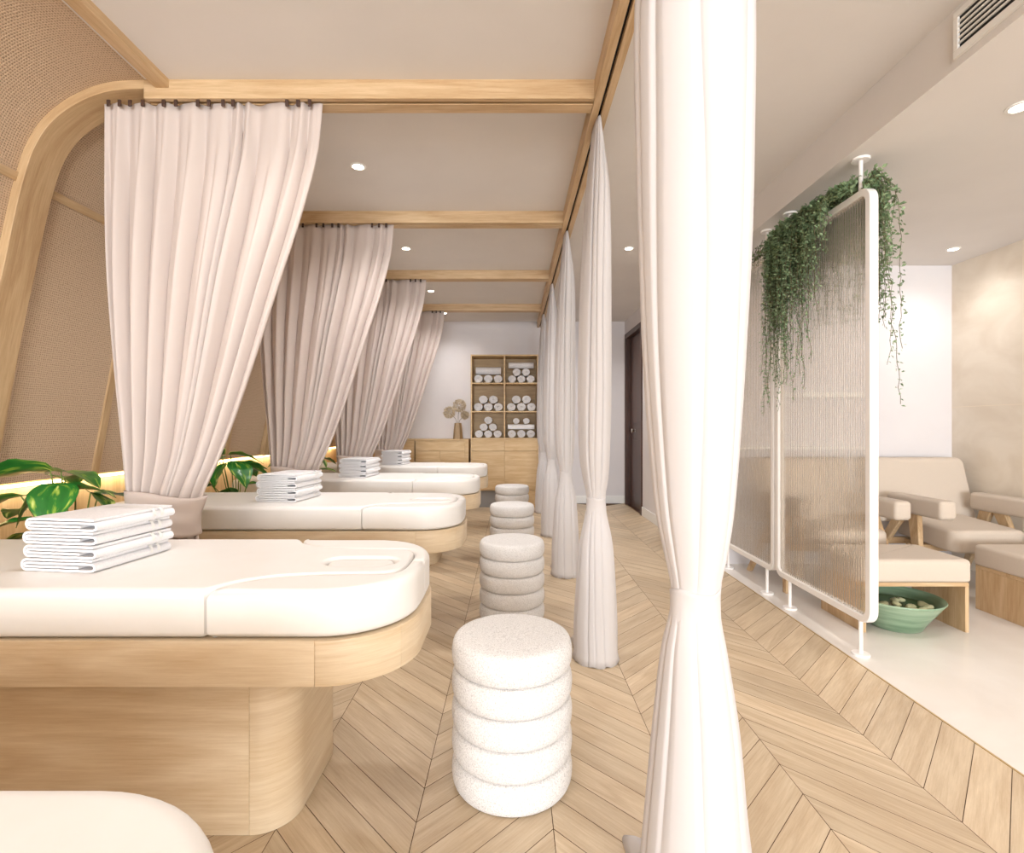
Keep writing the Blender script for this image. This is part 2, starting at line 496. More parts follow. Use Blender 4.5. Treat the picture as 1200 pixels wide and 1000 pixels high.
# end of the lower ceiling box at the corridor
# wall behind the camera with an unseen wide window added for frontal light
struct('wall_front', B((-2.9, -2.3, YF - .15, YF, 0, ZC), (3.5, XR + .1, YF - .15, YF, 0, ZC), (-2.3, 3.5, YF - .15, YF, 0, .25), (-2.3, 3.5, YF - .15, YF, 2.5, ZC + .1)), wall_m, smooth=False)
wf = B((-2.3, -2.24, YF - .1, YF - .04, .25, 2.5), (3.44, 3.5, YF - .1, YF - .04, .25, 2.5), (-2.24, 3.44, YF - .1, YF - .04, .25, .31), (-2.24, 3.44, YF - .1, YF - .04, 2.44, 2.5))
for xx in (-.8, .6, 2.0): box(wf, xx - .025, xx + .025, YF - .1, YF - .04, .31, 2.44)
struct('added_window', wf, white_paint, smooth=False)

# ------------------------------------------------------------------ left cove: woven cloth
PROF = [(-1.64, 2.84), (-1.734, 2.84), (-1.87, 2.834), (-1.95, 2.819), (-2.045, 2.783), (-2.146, 2.722), (-2.234, 2.64), (-2.30, 2.53),
        (-2.348, 2.39), (-2.383, 2.25), (-2.43, 2.03), (-2.492, 1.74), (-2.562, 1.37), (-2.632, 1.0), (-2.65, .90)]
# resample by arc length
def resample(P, n):
    key = [0]
    for a, c in zip(P, P[1:]): key.append(key[-1] + math.dist(a, c))
    pts = [(k, *p) for k, p in zip(key, P)]
    return [(t := key[-1]*i/(n-1), *catmull(pts, t)) for i in range(n)]
RP = resample(PROF, 60)
def prof_normals():
    out = []
    for i in range(len(RP)):
        a = RP[max(i-1, 0)]; c = RP[min(i+1, len(RP)-1)]
        d = Vector((c[1]-a[1], c[2]-a[2])).normalized()
        out.append(Vector((-d.y, d.x)))      # into the room (right / down)
    return out
PN = prof_normals()
def cove_strip(bm, y0, y1, off0, off1, i0, i1, uvl=None):
    """solid following the cove profile between offsets off0 (near wall) and off1 (room side)"""
    rows = []
    ul = bm.loops.layers.uv.new('UVMap')
    for i in range(i0, i1+1):
        s, x, z = RP[i]; n = PN[i]
        rows.append([bm.verts.new((x + n.x*o, y, z + n.y*o)) for o, y in ((off0, y0), (off1, y0), (off1, y1), (off0, y1))])
    for r0, r1 in zip(rows, rows[1:]):
        for k in range(4):
            f = bm.faces.new((r0[k], r0[(k+1) % 4], r1[(k+1) % 4], r1[k]))
            i = rows.index(r0) + i0
            w = [0, .05, .05 + y1 - y0, .1 + y1 - y0, .15 + 2*(y1-y0)]
            for lp, (a, c) in zip(f.loops, ((i, k), (i, k+1), (i+1, k+1), (i+1, k))):
                lp[ul].uv = (RP[a][0], w[c])
    bm.faces.new(rows[0]); bm.faces.new(rows[-1][::-1])
    return bm
bm = bmesh.new(); uvl = bm.loops.layers.uv.new('UVMap')
prev = None
ys = [YF + (YB - YF)*j/8 for j in range(9)]
grid = [[bm.verts.new((x, y, z)) for y in ys] for s, x, z in RP]
back = [[bm.verts.new((x - PN[i].x*.04, y, z - PN[i].y*.04)) for y in (YF, YB)] for i, (s, x, z) in enumerate(RP)]
for i in range(len(RP)-1):
    for j in range(8):
        f = bm.faces.new((grid[i][j], grid[i][j+1], grid[i+1][j+1], grid[i+1][j]))
        for lp, (a, c) in zip(f.loops, ((i, j), (i, j+1), (i+1, j+1), (i+1, j))):
            lp[uvl].uv = (ys[c], RP[a][0])
    f = bm.faces.new((back[i][0], back[i+1][0], back[i+1][1], back[i][1]))
f = bm.faces.new([grid[-1][0]] + grid[-1][1:] + [back[-1][1], back[-1][0]])
struct('wall_left', bm, weave)
# wood wainscot with the light slot
struct('wall_left', B((-2.78, -2.72, YF, YB, 0, ZC)), oak('wainscot_oak', (226, 196, 150), (196, 160, 112), 'Z'), smooth=False)
led = tag(obj('led_strip', B((-2.719, -2.700, YF + .02, YB - .02, .868, .884)), led_m), 'warm glowing light strip running along left wall above the wood panelling', 'light strip')
# trims on the cloth: mid seam battens and horizontal batten
iz = min(range(len(RP)), key=lambda i: abs(RP[i][2] - 2.395) + (0 if RP[i][1] < -2.2 else 9))
tn = 3
for k in range(-1, 4):
    ya = FRAME_Y[k+1] + .165; yb = FRAME_Y[k+2] if k < 3 else YB
    bm = bmesh.new(); cove_strip(bm, ya - .02, yb + .02, -.004, .012, iz - 0, iz + 1)
    struct('trim_%d' % tn, bm, oak_y); tn += 1
    if yb - ya > .8:
        ym = (ya + yb)/2 - .02
        bm = bmesh.new(); cove_strip(bm, ym, ym + .05, -.004, .012, iz + 1, len(RP)-1)
        struct('trim_%d' % tn, bm, oak_rib); tn += 1
struct('trim_%d' % tn, B((-1.685, -1.62, YF, YB, ZC - .04, ZC + .005)), oak_y, bevel=.003); tn += 1

# ------------------------------------------------------------------ timber portal frames (ceiling beam + curved rib)
ORD = ['nearest', 'second', 'third', 'farthest']
XT = .39
for k in range(4):
    y0 = FRAME_Y[k+1]
    t = thing('timber_frame', ('%s of the four oak ceiling beams crossing above the beds, with curved wall rib' % ORD[k]) if k else 'nearest oak ceiling beam crossing above the beds, with large curved wall rib', 'beam', (0, y0, 0), 0, 'oak frames over the beds')
    obj('front_rail', B((-1.74, XT, 0, .026, ZC - .09, ZC + .004)), oak_x, t, bevel=.002)
    obj('back_rail', B((-1.74, XT, .045, .115, ZC - .09, ZC + .004)), oak_x, t, bevel=.002)
    obj('curtain_track', B((-1.70, XT, .026, .045, ZC - .072, ZC + .004)), track_m, t, smooth=False)
    bm = bmesh.new(); i0 = 1
    cove_strip(bm, .002, .16, -.01, .042, i0, len(RP)-1)
    obj('rib', bm, oak_rib, t, bevel=.002)
# long curtain beam parallel to the aisle
t = thing('curtain_beam', 'long oak beam with dark curtain track running above the aisle', 'beam', (XT, 2.4, 0))
obj('left_rail', B((0, .037, -5.0, YB - 2.4, ZC - .095, ZC + .004)), oak_y, t, bevel=.002)
obj('right_rail', B((.052, .087, -5.0, YB - 2.4, ZC - .095, ZC + .004)), oak_y, t, bevel=.002)
obj('curtain_track', B((.037, .052, -5.0, YB - 2.4, ZC - .07, ZC + .004)), black_m, t, smooth=False)

# ------------------------------------------------------------------ massage tables
def notch(loop, i, w=.0012, d=.003):
    p = Vector(loop[i]); q = Vector(loop[(i+1) % len(loop)]); o = Vector(loop[i-1])
    e = (q - o).normalized(); nrm = Vector((-e.y, e.x))
    return [tuple(p - e*w), tuple(p + nrm*d), tuple(p + e*w)]

def prism(outline, z0, z1, r=.003):
    return cushion(outline, z0, z1, r, r, seg=2)

X0 = -1.30
def make_table():
    t = thing('massage_table', '', 'massage table', (X0, 1.735, 0), 0, 'massage beds in a row')
    xl, xr, hw = -1.08, 1.01, .335
    out = rrect(xl, xr, -hw, hw, (.25, .25, .03, .03), 14)
    # seams in the oak apron
    out2 = []
    for i, p in enumerate(out):
        if i in (0, 9): out2 += notch(out, i)
        else: out2.append(p)
    obj('apron', prism(out2, .486, .612), oak_bed, t, sharp=30)
    bo = rrect(-.93, .645, -.235, .235, (.115, .115, .03, .03), 12)
    bo2 = []
    for i, p in enumerate(bo):
        if i in (0,): bo2 += notch(bo, i)
        else: bo2.append(p)
    obj('base', prism(bo2, 0.0, .488), oak_bed, t, sharp=30)
    # cushions. boundary between body and arm cushions, x local = world + 1.30
    half = [(.455, .335), (.466, .302), (.497, .252), (.55, .209), (.604, .184), (.70, .166), (.826, .157), (.90, .155), (.928, .142), (.945, .115), (.953, .07), (.955, .0)]
    key = [0]
    for a, c in zip(half, half[1:]): key.append(key[-1] + math.dist(a, c))
    hp = [(kk, *p) for kk, p in zip(key, half)]
    H = [tuple(catmull(hp, key[-1]*i/30)) for i in range(31)]
    g = .0025; ow = hw - .006
    body = [(xl + .012, -ow), (xl + .6, -ow), (.36, -ow)] + [(x - g*.5, -min(y - g*.5 if y > .01 else 0, ow)) for x, y in H] + [(x - g*.5, min(y - g*.5, ow)) for x, y in H[::-1][1:]] + [(.36, ow), (xl + .6, ow), (xl + .012, ow)]
    # round the left end corners lightly
    hole = [(.795 + sx*.0 + (.065 if c > 0 else -.065) + .05*math.cos(a), -.02 + .05*math.sin(a)) for c, a0 in ((1, -PI/2), (-1, PI/2)) for sx, a in [(0, a0 + PI*i/10) for i in range(11)]]
    sb = [.55 if .47 < x and abs(y) < .30 else 1 for x, y in body]
    obj('body_cushion', cushion(body, .616, .75, .026, .02, holes=[hole], soft=sb, hole_soft=.75), vinyl, t, sharp=60)
    pad = offset_loop(hole, .006)
    obj('face_rest', cushion(pad, .64, .744, .010, .004), vinyl, t, sharp=60)
    rout = rrect(xl, xr - .006, -ow, ow, (.245, .245, .03, .03), 14)
    fr = [p for p in rout[:15]]                   # front right corner, going CCW: from bottom to right side
    front = [(.455 + g + .004, -ow)] + fr + [(xr - .006, -.003)] + [(x + (g if y < .12 else 0) + (g if y > .2 else 0), -max(y + (g if y > .1 else 0), .003)) for x, y in H[::-1] if y < .325]
    isin = lambda x, y: (.47 < x < .97 and abs(y) < .30) or abs(y) < .004
    obj('arm_cushion', cushion(front, .616, .747, .026, .02, soft=[1]*16 + [.55]*(len(front)-17) + [.7]), vinyl, t, sharp=60)
    backc = [(x, -y) for x, y in front][::-1]
    obj('arm_cushion', cushion(backc, .616, .747, .026, .02, soft=([1]*16 + [.55]*(len(front)-17) + [.7])[::-1]), vinyl, t, sharp=60)
    return t
TAB_Y = [.325] + [1.735 + 1.462*k for k in range(0, 4)]
tab = make_table()
tab.location.y = TAB_Y[0]; tab.location.x = X0 + .025
TL = ['white massage bed at bottom left of the photo, only its rounded end corner showing',
      'nearest full massage bed with large towel stack, white cushions on pale oak base',
      'second full white massage bed, behind the nearest one beyond the first blush curtain',
      'third full white massage bed, between the second and the one by the cabinets',
      'farthest white massage bed, closest to the oak cabinets on the back wall']
tab['label'] = TL[0]
for k in range(1, 5):
    dup(tab, (X0, TAB_Y[k], 0), label=TL[k])

# ------------------------------------------------------------------ folded towels
def fold_path(w, h, t, turns):
    """flattened spiral centreline, from outside inward, in (u, z); w,h overall"""
    pts = []
    inset = t/2
    per = []
    n = 0
    u0, u1 = 0, w
    # build by half turns
    def arc(cx, cz, r, a0, a1, m=6):
        return [(cx + r*math.cos(a0 + (a1-a0)*i/m), cz + r*math.sin(a0 + (a1-a0)*i/m)) for i in range(m+1)]
    lo, hi = t/2, h - t/2
    gap = t*1.12
    pts.append((w - t*1.4, hi))
    side = -1
    top = True
    L, R = t/2, w - t/2
    for kk in range(turns):
        r = (hi - lo)/2
        if r < .0015: break
        if top:
            pts += [(x, z) for x, z in arc(L + r, (hi+lo)/2, r, PI/2, 3*PI/2)]
            L += gap; hi -= gap; top = False
        else:
            pts += [(x, z) for x, z in arc(R - r, (hi+lo)/2, r, -PI/2, PI/2)]
            R -= gap; lo += gap; top = True
    pts.append(((L + R)/2 + (R-L)*.3*(1 if not top else -1), lo if not top else hi))
    return pts
def sheet(path, t, l0, l1, nl=7, jit=.0012, sag=None, axis='y'):
    bm = bmesh.new()
    P = [Vector(p) for p in path]
    # refine
    Q = []
    for a, c in zip(P, P[1:]):
        m = max(1, int((c-a).length/.018))
        for i in range(m): Q.append(a + (c-a)*i/m)
    Q.append(P[-1])
    rows = []
    rnd = random.Random(5)
    for j in range(nl+1):
        y = l0 + (l1-l0)*j/nl
        ring_o, ring_i = [], []
        for i, p in enumerate(Q):
            d = (Q[min(i+1, len(Q)-1)] - Q[max(i-1, 0)]).normalized()
            n = Vector((-d.y, d.x))
            jx = rnd.uniform(-jit, jit)
            s = sag(p.x, y) if sag else 0
            e = .5 if j not in (0, nl) else .40
            ring_o.append(bm.verts.new((p.x - n.x*t*e, y, p.y - n.y*t*e + jx*.5 + s)))
            ring_i.append(bm.verts.new((p.x + n.x*t*e, y, p.y + n.y*t*e + jx*.5 + s)))
        rows.append(ring_o + ring_i[::-1])
    N = len(rows[0])
    for a, c in zip(rows, rows[1:]):
        for i in range(N):
            k = (i+1) % N
            bm.faces.new((a[i], a[k], c[k], c[i]))
    bm2 = len(Q)
    for row in (rows[0], rows[-1]):
        for i in range(bm2-1):
            bm.faces.new((row[i], row[i+1], row[N-2-i], row[N-1-i]))
    return bm
TW, TD, TH = .262, .30, .0415
fp = fold_path(TW, TH - .001, .0092, 4)
def make_towel(rz, loc, label):
    t = thing('folded_towel', label, 'towel', loc, rz, None)
    obj('cloth', sheet([(u - TW/2, z) for u, z in fp], .0088, -TD/2, TD/2), terry, t, sharp=70)
    # woven border bands round the fold
    for yb in (.055, .085):
        lo = rrect(-TW/2 - .0006, TW/2 + .0006, .0002, TH - .0004, .0195, 5)
        bm = bmesh.new()
        rr = [[bm.verts.new((p[0], yy, p[1])) for p in lo] for yy in (yb, yb + .012)]
        n = len(lo)
        for i in range(n):
            bm.faces.new((rr[0][i], rr[0][(i+1) % n], rr[1][(i+1) % n], rr[1][i]))
        obj('woven_band', bm, white_paint, t, sharp=70)
    return t
LV = ['bottom', 'second from bottom', 'third from bottom', 'top']
BN = ['nearest full massage bed', 'second full massage bed', 'third full massage bed', 'farthest massage bed']
tw0 = None
for k in range(4):
    yc = TAB_Y[k+1]
    for j in range(4):
        loc = (-1.383 + (.004 if j % 2 else -.004), yc + .0 + (.002 if j > 1 else -.004), .7502 + TH*j)
        rz = math.radians(-7.5 + (.8, -.5, .6, -.9)[j])
        lab = 'white folded towel, %s of the stack on the %s' % (LV[j], BN[k])
        if tw0 is None: tw0 = make_towel(rz, loc, lab); tw0['group'] = 'folded towels on the beds'
        else: dup(tw0, loc, rz, lab, 'folded towels on the beds')

# ------------------------------------------------------------------ boucle stools
RS = .205; RH = .098
def ring_prof(z0, r, h, top=False):
    pts = []
    n = 12
    for i in range(n+1):
        a = -PI/2 + PI*i/n
        c, s = math.cos(a), math.sin(a)
        pts.append((r - .026 + .026*abs(c)**.8, z0 + h/2 + h/2*(abs(s)**.85)*(1 if s > 0 else -1)))
    if top:
        pts = pts[:-1] + [(r - .034, z0 + h + .001), (r*.6, z0 + h + .006), (0, z0 + h + .009)]
    else:
        pts += [(0, z0 + h)]
    return [(0, z0)] + pts
def make_stool():
    t = thing('stool', '', 'stool', (0, 1.757, 0), 0, 'boucle stools beside the beds')
    for j in range(5):
        bm = bmesh.new(); lathe(bm, ring_prof(RH*j, RS, RH, j == 4), 56)
        obj('seat' if j == 4 else 'padded_ring', bm, boucle, t, sharp=80)
    return t
st = make_stool()
SL = ['nearest white boucle stool of five stacked padded rings, standing in the foreground',
      'second white boucle stool from the camera, directly behind the nearest one',
      'third white boucle stool from the camera, beside the third full massage bed',
      'farthest white boucle stool, in front of the oak cabinets']
st['label'] = SL[0]
for k in range(1, 4):
    dup(st, (0, 1.757 + 1.473*k, 0), label=SL[k])

# ------------------------------------------------------------------ blush curtains on the cross beams
def solid_grid(bm, G, t, closed=False):
    """give a grid of points thickness t along its normals; G[row][col]"""
    nr, nc = len(G), len(G[0])
    Nn = []
    for i in range(nr):
        row = []
        for j in range(nc):
            if closed:
                a, c = G[i][(j-1) % nc], G[i][(j+1) % nc]
            else:
                a, c = G[i][max(j-1, 0)], G[i][min(j+1, nc-1)]
            u, d = G[max(i-1, 0)][j], G[min(i+1, nr-1)][j]
            n = (c - a).cross(d - u)
            row.append(n.normalized() if n.length > 1e-9 else Vector((0, -1, 0)))
        Nn.append(row)
    A = [[bm.verts.new(p + n*t/2) for p, n in zip(r, m)] for r, m in zip(G, Nn)]
    Bk = [[bm.verts.new(p - n*t/2) for p, n in zip(r, m)] for r, m in zip(G, Nn)]
    W = nc if closed else nc-1
    for i in range(nr-1):
        for j in range(W):
            k = (j+1) % nc
            bm.faces.new((A[i][j], A[i][k], A[i+1][k], A[i+1][j]))
            bm.faces.new((Bk[i][j], Bk[i+1][j], Bk[i+1][k], Bk[i][k]))
    for i in (0, nr-1):
        for j in range(W):
            k = (j+1) % nc
            bm.faces.new((A[i][j], Bk[i][j], Bk[i][k], A[i][k]))
    if not closed:
        for j in (0, nc-1):
            for i in range(nr-1):
                bm.faces.new((A[i][j], A[i+1][j], Bk[i+1][j], Bk[i][j]))
    return bm

BXC = -1.42
EDGE = [  # z, xL, xR
    (0.0, -1.90, -1.43), (.30, -1.875, -1.45), (.60, -1.84, -1.49), (.70, -1.83, -1.503), (.79, -1.832, -1.50), (.873, -1.846, -1.478), (.95, -1.855, -1.445), (1.04, -1.862, -1.402),
    (1.241, -1.882, -1.325), (1.486, -1.907, -1.241), (1.894, -1.939, -1.11), (2.22, -1.95, -1.004), (2.507, -1.952, -.931), (2.746, -1.952, -.906)]
def smoothstep(a, c, t):
    t = max(0, min(1, (t-a)/(c-a))); return t*t*(3-2*t)
def make_side_curtain():
    t = thing('bed_curtain', '', 'curtain', (BXC, 0, 0), 0, 'blush curtains between the beds')
    NU, NV = 240, 70
    zs = [2.746*(1 - i/NV) for i in range(NV+1)]
    G = []
    rnd = random.Random(3)
    # irregular fold positions
    folds = 10
    cum = [0]
    for i in range(folds): cum.append(cum[-1] + rnd.uniform(.4, 1.7))
    cum = [c/cum[-1] for c in cum]
    amp = [rnd.uniform(.3, 1.25) for _ in range(folds+1)]
    for z in zs:
        xl, xr = catmull(EDGE, z)
        row = []
        tie = math.exp(-((z - .80)/.16)**2)
        low = smoothstep(.75, .3, z)
        A = .013 + .021*smoothstep(2.74, 2.0, z)
        A = A*(1 - .55*tie)
        for j in range(NU+1):
            u = j/NU
            i = 0
            while i < folds-1 and cum[i+1] < u: i += 1
            lc = (u - cum[i])/(cum[i+1] - cum[i])
            ph = 2*PI*(i + lc)
            a = amp[i]*(1-lc) + amp[i+1]*lc
            # sharper creases: pinched wave
            w = math.sin(ph); sh = 1.2*math.sin(ph + .55*math.sin(ph)) - .2*math.cos(2*ph)
            y = A*a*sh
            xo = .010*a*math.sin(2*ph + .6)*smoothstep(2.74, 2.3, z)*(1-.6*tie)
            fade = min(1, u*14, (1-u)*14)
            # whole cloth bows slightly toward camera to the right
            y += -.05*math.sin(PI*u)*tie
            # secondary ripples
            y += .002*math.sin(3.1*ph + 5*z)*smoothstep(2.74, 2.4, z)
            x = xl + (xr-xl)*u
            row.append(Vector((x + xo*fade - BXC, y*(.35 + .65*fade), z)))
        G.append(row)
    bm = bmesh.new(); solid_grid(bm, G, .003)
    obj('cloth', bm, blush, t, sharp=180)
    # wide tie wrapped round the gathered cloth
    G = []
    for i in range(13):
        z = .882 - .185*i/12
        xl, xr = catmull(EDGE, z)
        cx, a = (xl+xr)/2 - BXC, (xr-xl)/2 + .008
        bb = .075 + .006*math.sin(i*1.1)
        row = []
        for j in range(48):
            th = 2*PI*j/48
            wob = 1 + .02*math.sin(5*th + i*.5)
            tilt = .018*math.cos(th)
            row.append(Vector((cx + a*wob*math.cos(th), bb*wob*math.sin(th), z - tilt + .006*math.sin(3*th + 1))))
        G.append(row)
    bm = bmesh.new(); solid_grid(bm, G, .003, closed=True)
    obj('tieback', bm, blush, t, sharp=180)
    # hooks on the heading
    hk = B((-.008, .008, -.004, .004, -.018, .0125))
    h0 = None
    for p in (.035, .085, .132, .19, .285, .34, .44, .49, .555, .60, .845, .895, .948):
        x = -1.95 + p*1.045 - BXC
        if h0 is None:
            h0 = obj('hook', hk, hook_m, t, bevel=.002, loc=(x, -.026, 2.737))
        else:
            h = h0.copy(); COL.objects.link(h); h.parent = t; h.location = (x, -.026, 2.737)
    return t
sc = make_side_curtain()
CL = ['large blush pink curtain tied back beside the nearest full massage bed',
      'second blush curtain, tied back behind the second full massage bed',
      'third blush curtain, tied back behind the third full massage bed',
      'farthest blush curtain, hanging from the beam nearest the back wall']
sc['label'] = CL[0]; sc.location.y = FRAME_Y[1] + .036
for k in range(1, 4):
    dup(sc, (BXC, FRAME_Y[k+1] + .036, 0), label=CL[k])

# ------------------------------------------------------------------ ivory curtains gathered along the aisle track
XCUR = .434
P1 = [  # z, xL, xR, half depth
    (0.0, .29, .60, .17), (.03, .295, .585, .16), (.183, .313, .563, .13), (.285, .322, .55, .12), (.488, .34, .533, .10), (.671, .36, .506, .075), (.753, .378, .493, .05), (.814, .382, .491, .05),
    (.895, .366, .506, .07), (.997, .346, .519, .095), (1.2, .327, .533, .12), (1.403, .315, .545, .13), (1.607, .308, .556, .135), (1.81, .302, .561, .14), (2.217, .297, .563, .14), (2.5, .33, .53, .15), (2.745, .41, .458, .17)]
P2 = [
    (0.0, .315, .555, .13), (.03, .322, .545, .125), (.183, .322, .545, .10), (.4, .335, .535, .09), (.60, .352, .52, .07), (.75, .382, .49, .045), (.83, .39, .482, .045),
    (.92, .372, .497, .07), (1.05, .352, .505, .10), (1.4, .345, .513, .12), (1.8, .352, .513, .12), (2.2, .37, .51, .12), (2.45, .388, .50, .12), (2.745, .42, .452, .12)]
def make_track_curtain(prof, ztie, seed, label, y, nf=13):
    t = thing('aisle_curtain', label, 'curtain', (XCUR, y, 0), 0, 'ivory curtains along the aisle')
    rnd = random.Random(seed)
    NU, NV = 260, 80
    # irregular fold phases
    cum = [0]
    for i in range(nf): cum.append(cum[-1] + rnd.uniform(.4, 1.8))
    cum = [c/cum[-1] for c in cum]
    amp = [rnd.uniform(.35, 1.3) for _ in range(nf)]; amp.append(amp[0])
    ph0 = rnd.uniform(0, 1)
    G = []
    for iv in range(NV+1):
        z = 2.745*(1 - iv/NV)
        xl, xr, bb = catmull(prof, z)
        a = (xr-xl)/2; cx = (xl+xr)/2 - XCUR
        tie = math.exp(-((z - ztie)/.12)**2)
        topf = smoothstep(2.74, 2.3, z)
        row = []
        for j in range(NU):
            u = j/NU
            i = 0
            uu = (u + ph0) % 1
            while i < nf-1 and cum[i+1] < uu: i += 1
            lc = (uu - cum[i])/(cum[i+1]-cum[i])
            am = amp[i]*(1-lc) + amp[i+1]*lc
            w = math.sin(PI*lc)            # pleat: round outside, crease inside
            pl = (abs(w)**.6 - .75)*am
            th = 2*PI*u + .05*math.sin(4*z + u*20)
            low = smoothstep(ztie - .05, 0, z)
            k = 1 + pl*(.17*(1-.4*tie))*(1 - .55*low)
            k = min(k, 1.0)
            px = a*k*math.cos(th); py = bb*k*math.sin(th)
            zz = z
            if z < .02: zz = z + max(0, .012*math.sin(9*u*2*PI))*.5
            ex = math.exp(-((2*PI*u - 2.0)/.28)**2)*smoothstep(.10, .0, z)
            px -= .05*ex; py += .13*ex
            row.append(Vector((cx + px, py, zz)))
        G.append(row)
    bm = bmesh.new(); solid_grid(bm, G, .0025, closed=True)
    obj('cloth', bm, ivory, t, sharp=180)
    G = []
    for i in range(9):
        z = ztie + .035 - .085*i/8
        xl, xr, bb = catmull(prof, z)
        a, cx = (xr-xl)/2 + .001, (xl+xr)/2 - XCUR
        row = []
        for j in range(48):
            th = 2*PI*j/48
            kf = 1.03 - .075*(i/8)**2
            row.append(Vector((cx + a*kf*math.cos(th), bb*kf*math.sin(th), z + .012*math.sin(th*2 + .5) + .012*math.cos(th))))
        G.append(row)
    bm = bmesh.new(); solid_grid(bm, G, .003, closed=True)
    obj('tieback', bm, ivory, t, sharp=180)
    return t
make_track_curtain(P1, .785, 21, 'large ivory curtain tied in the middle, nearest the camera, right of the stools', 1.22, 10)
WL = ['second ivory aisle curtain from the camera, knotted at its waist, just behind the nearest stool',
      'third ivory aisle curtain from the camera, beside the second stool',
      'fourth ivory aisle curtain from the camera, beside the third stool',
      'farthest ivory aisle curtain, beside the oak cabinets']
for k in range(4):
    make_track_curtain(P2, .80, 40 + k, WL[k], 2.66 + STEP*k + (.02*k), 10)

# ------------------------------------------------------------------ ceiling downlights
def make_down(z):
    t = thing('downlight', '', 'ceiling light', (0, 0, z), 0, 'recessed round downlights')
    bm = bmesh.new(); lathe(bm, [(.034, -.001), (.036, -.006), (.048, -.004), (.05, .0), (.05, .004), (.034, .004), (.034, -.001)], 36)
    obj('trim_ring', bm, white_paint, t)
    bm = bmesh.new(); lathe(bm, [(0, -.0035), (.025, -.003), (.0345, .0)], 36)
    obj('lens', bm, lamp_m, t)
    return t
DL = [(-.97, 1.75, ZC, None), (-.97, 3.226, ZC, 'downlight in ceiling between the nearest and second oak beams'), (-.975, 4.71, ZC, 'downlight in ceiling between the second and third oak beams'), (-.98, 6.19, ZC, 'downlight in ceiling between the third and farthest oak beams'),
      (-.98, 7.40, ZC, 'downlight above the farthest bed, close to the back wall'), (1.075, 4.71, ZC, 'downlight in the aisle ceiling, left of the big ivory curtain'), (3.49, 4.05, ZR, 'downlight in low ceiling above the armchairs, near the stone wall'), (2.23, 2.25, ZR, 'downlight at right edge of photo in low ceiling, cut by frame'),
      (1.075, 2.2, ZC, None), (1.075, .2, ZC, None), (-.97, .3, ZC, None), (-.97, -3, ZC, None), (1.075, -3, ZC, None), (2.9, -3, ZR, None), (3.49, 2.25, ZR, None), (2.23, .6, ZR, None), (1.075, 6.9, ZC, 'far downlight in the aisle ceiling near the dark door')]
d0 = None
def lamp(kind, name, loc, rot, energy, color, **kw):
    l = bpy.data.lights.new(name, kind); l.energy = energy; l.color = color
    for a, v in kw.items(): setattr(l, a, v)
    o = bpy.data.objects.new(name, l); COL.objects.link(o); o.location = loc; o.rotation_euler = rot
    return o
WARM = (1.0, .97, .95)
for x, y, z, lab in DL:
    if lab:
        if d0 is None:
            d0 = make_down(z); d0['label'] = lab; d0.location = (x, y, z)
        else: dup(d0, (x, y, z), label=lab)
    lamp('SPOT', 'ceiling_spot', (x, y, z - .02), (0, 0, 0), (24 if y > 3 else 40) if x > 2 else (45 if y < 2.5 else (95 if y < 7 else 50)), WARM, spot_size=math.radians(150), spot_blend=1.0, shadow_soft_size=.12)  # entries without a label have no fixture, some added to brighten the room

# ------------------------------------------------------------------ ceiling vent on the bulkhead face
t = thing('air_vent', 'white air conditioning grille with black slots on the ceiling drop', 'vent', (XB - .02, 1.45, 2.726))
obj('frame', B((-.012, 0, -.6, .557, .065, .09), (-.012, 0, -.6, .557, -.09, -.06), (-.012, 0, .535, .557, -.06, .065), (-.012, 0, -.6, -.57, -.06, .065)), white_paint, t, bevel=.002)
obj('backing', B((-.004, 0, -.57, .535, -.06, .065)), black_m, t, smooth=False)
for j in range(5):
    z = -.06 + .0208*(j+1)
    bm = B((-.010, -.004, -.57, .535, z - .0035, z + .0035))
    obj('slat', bm, white_paint, t, smooth=False)

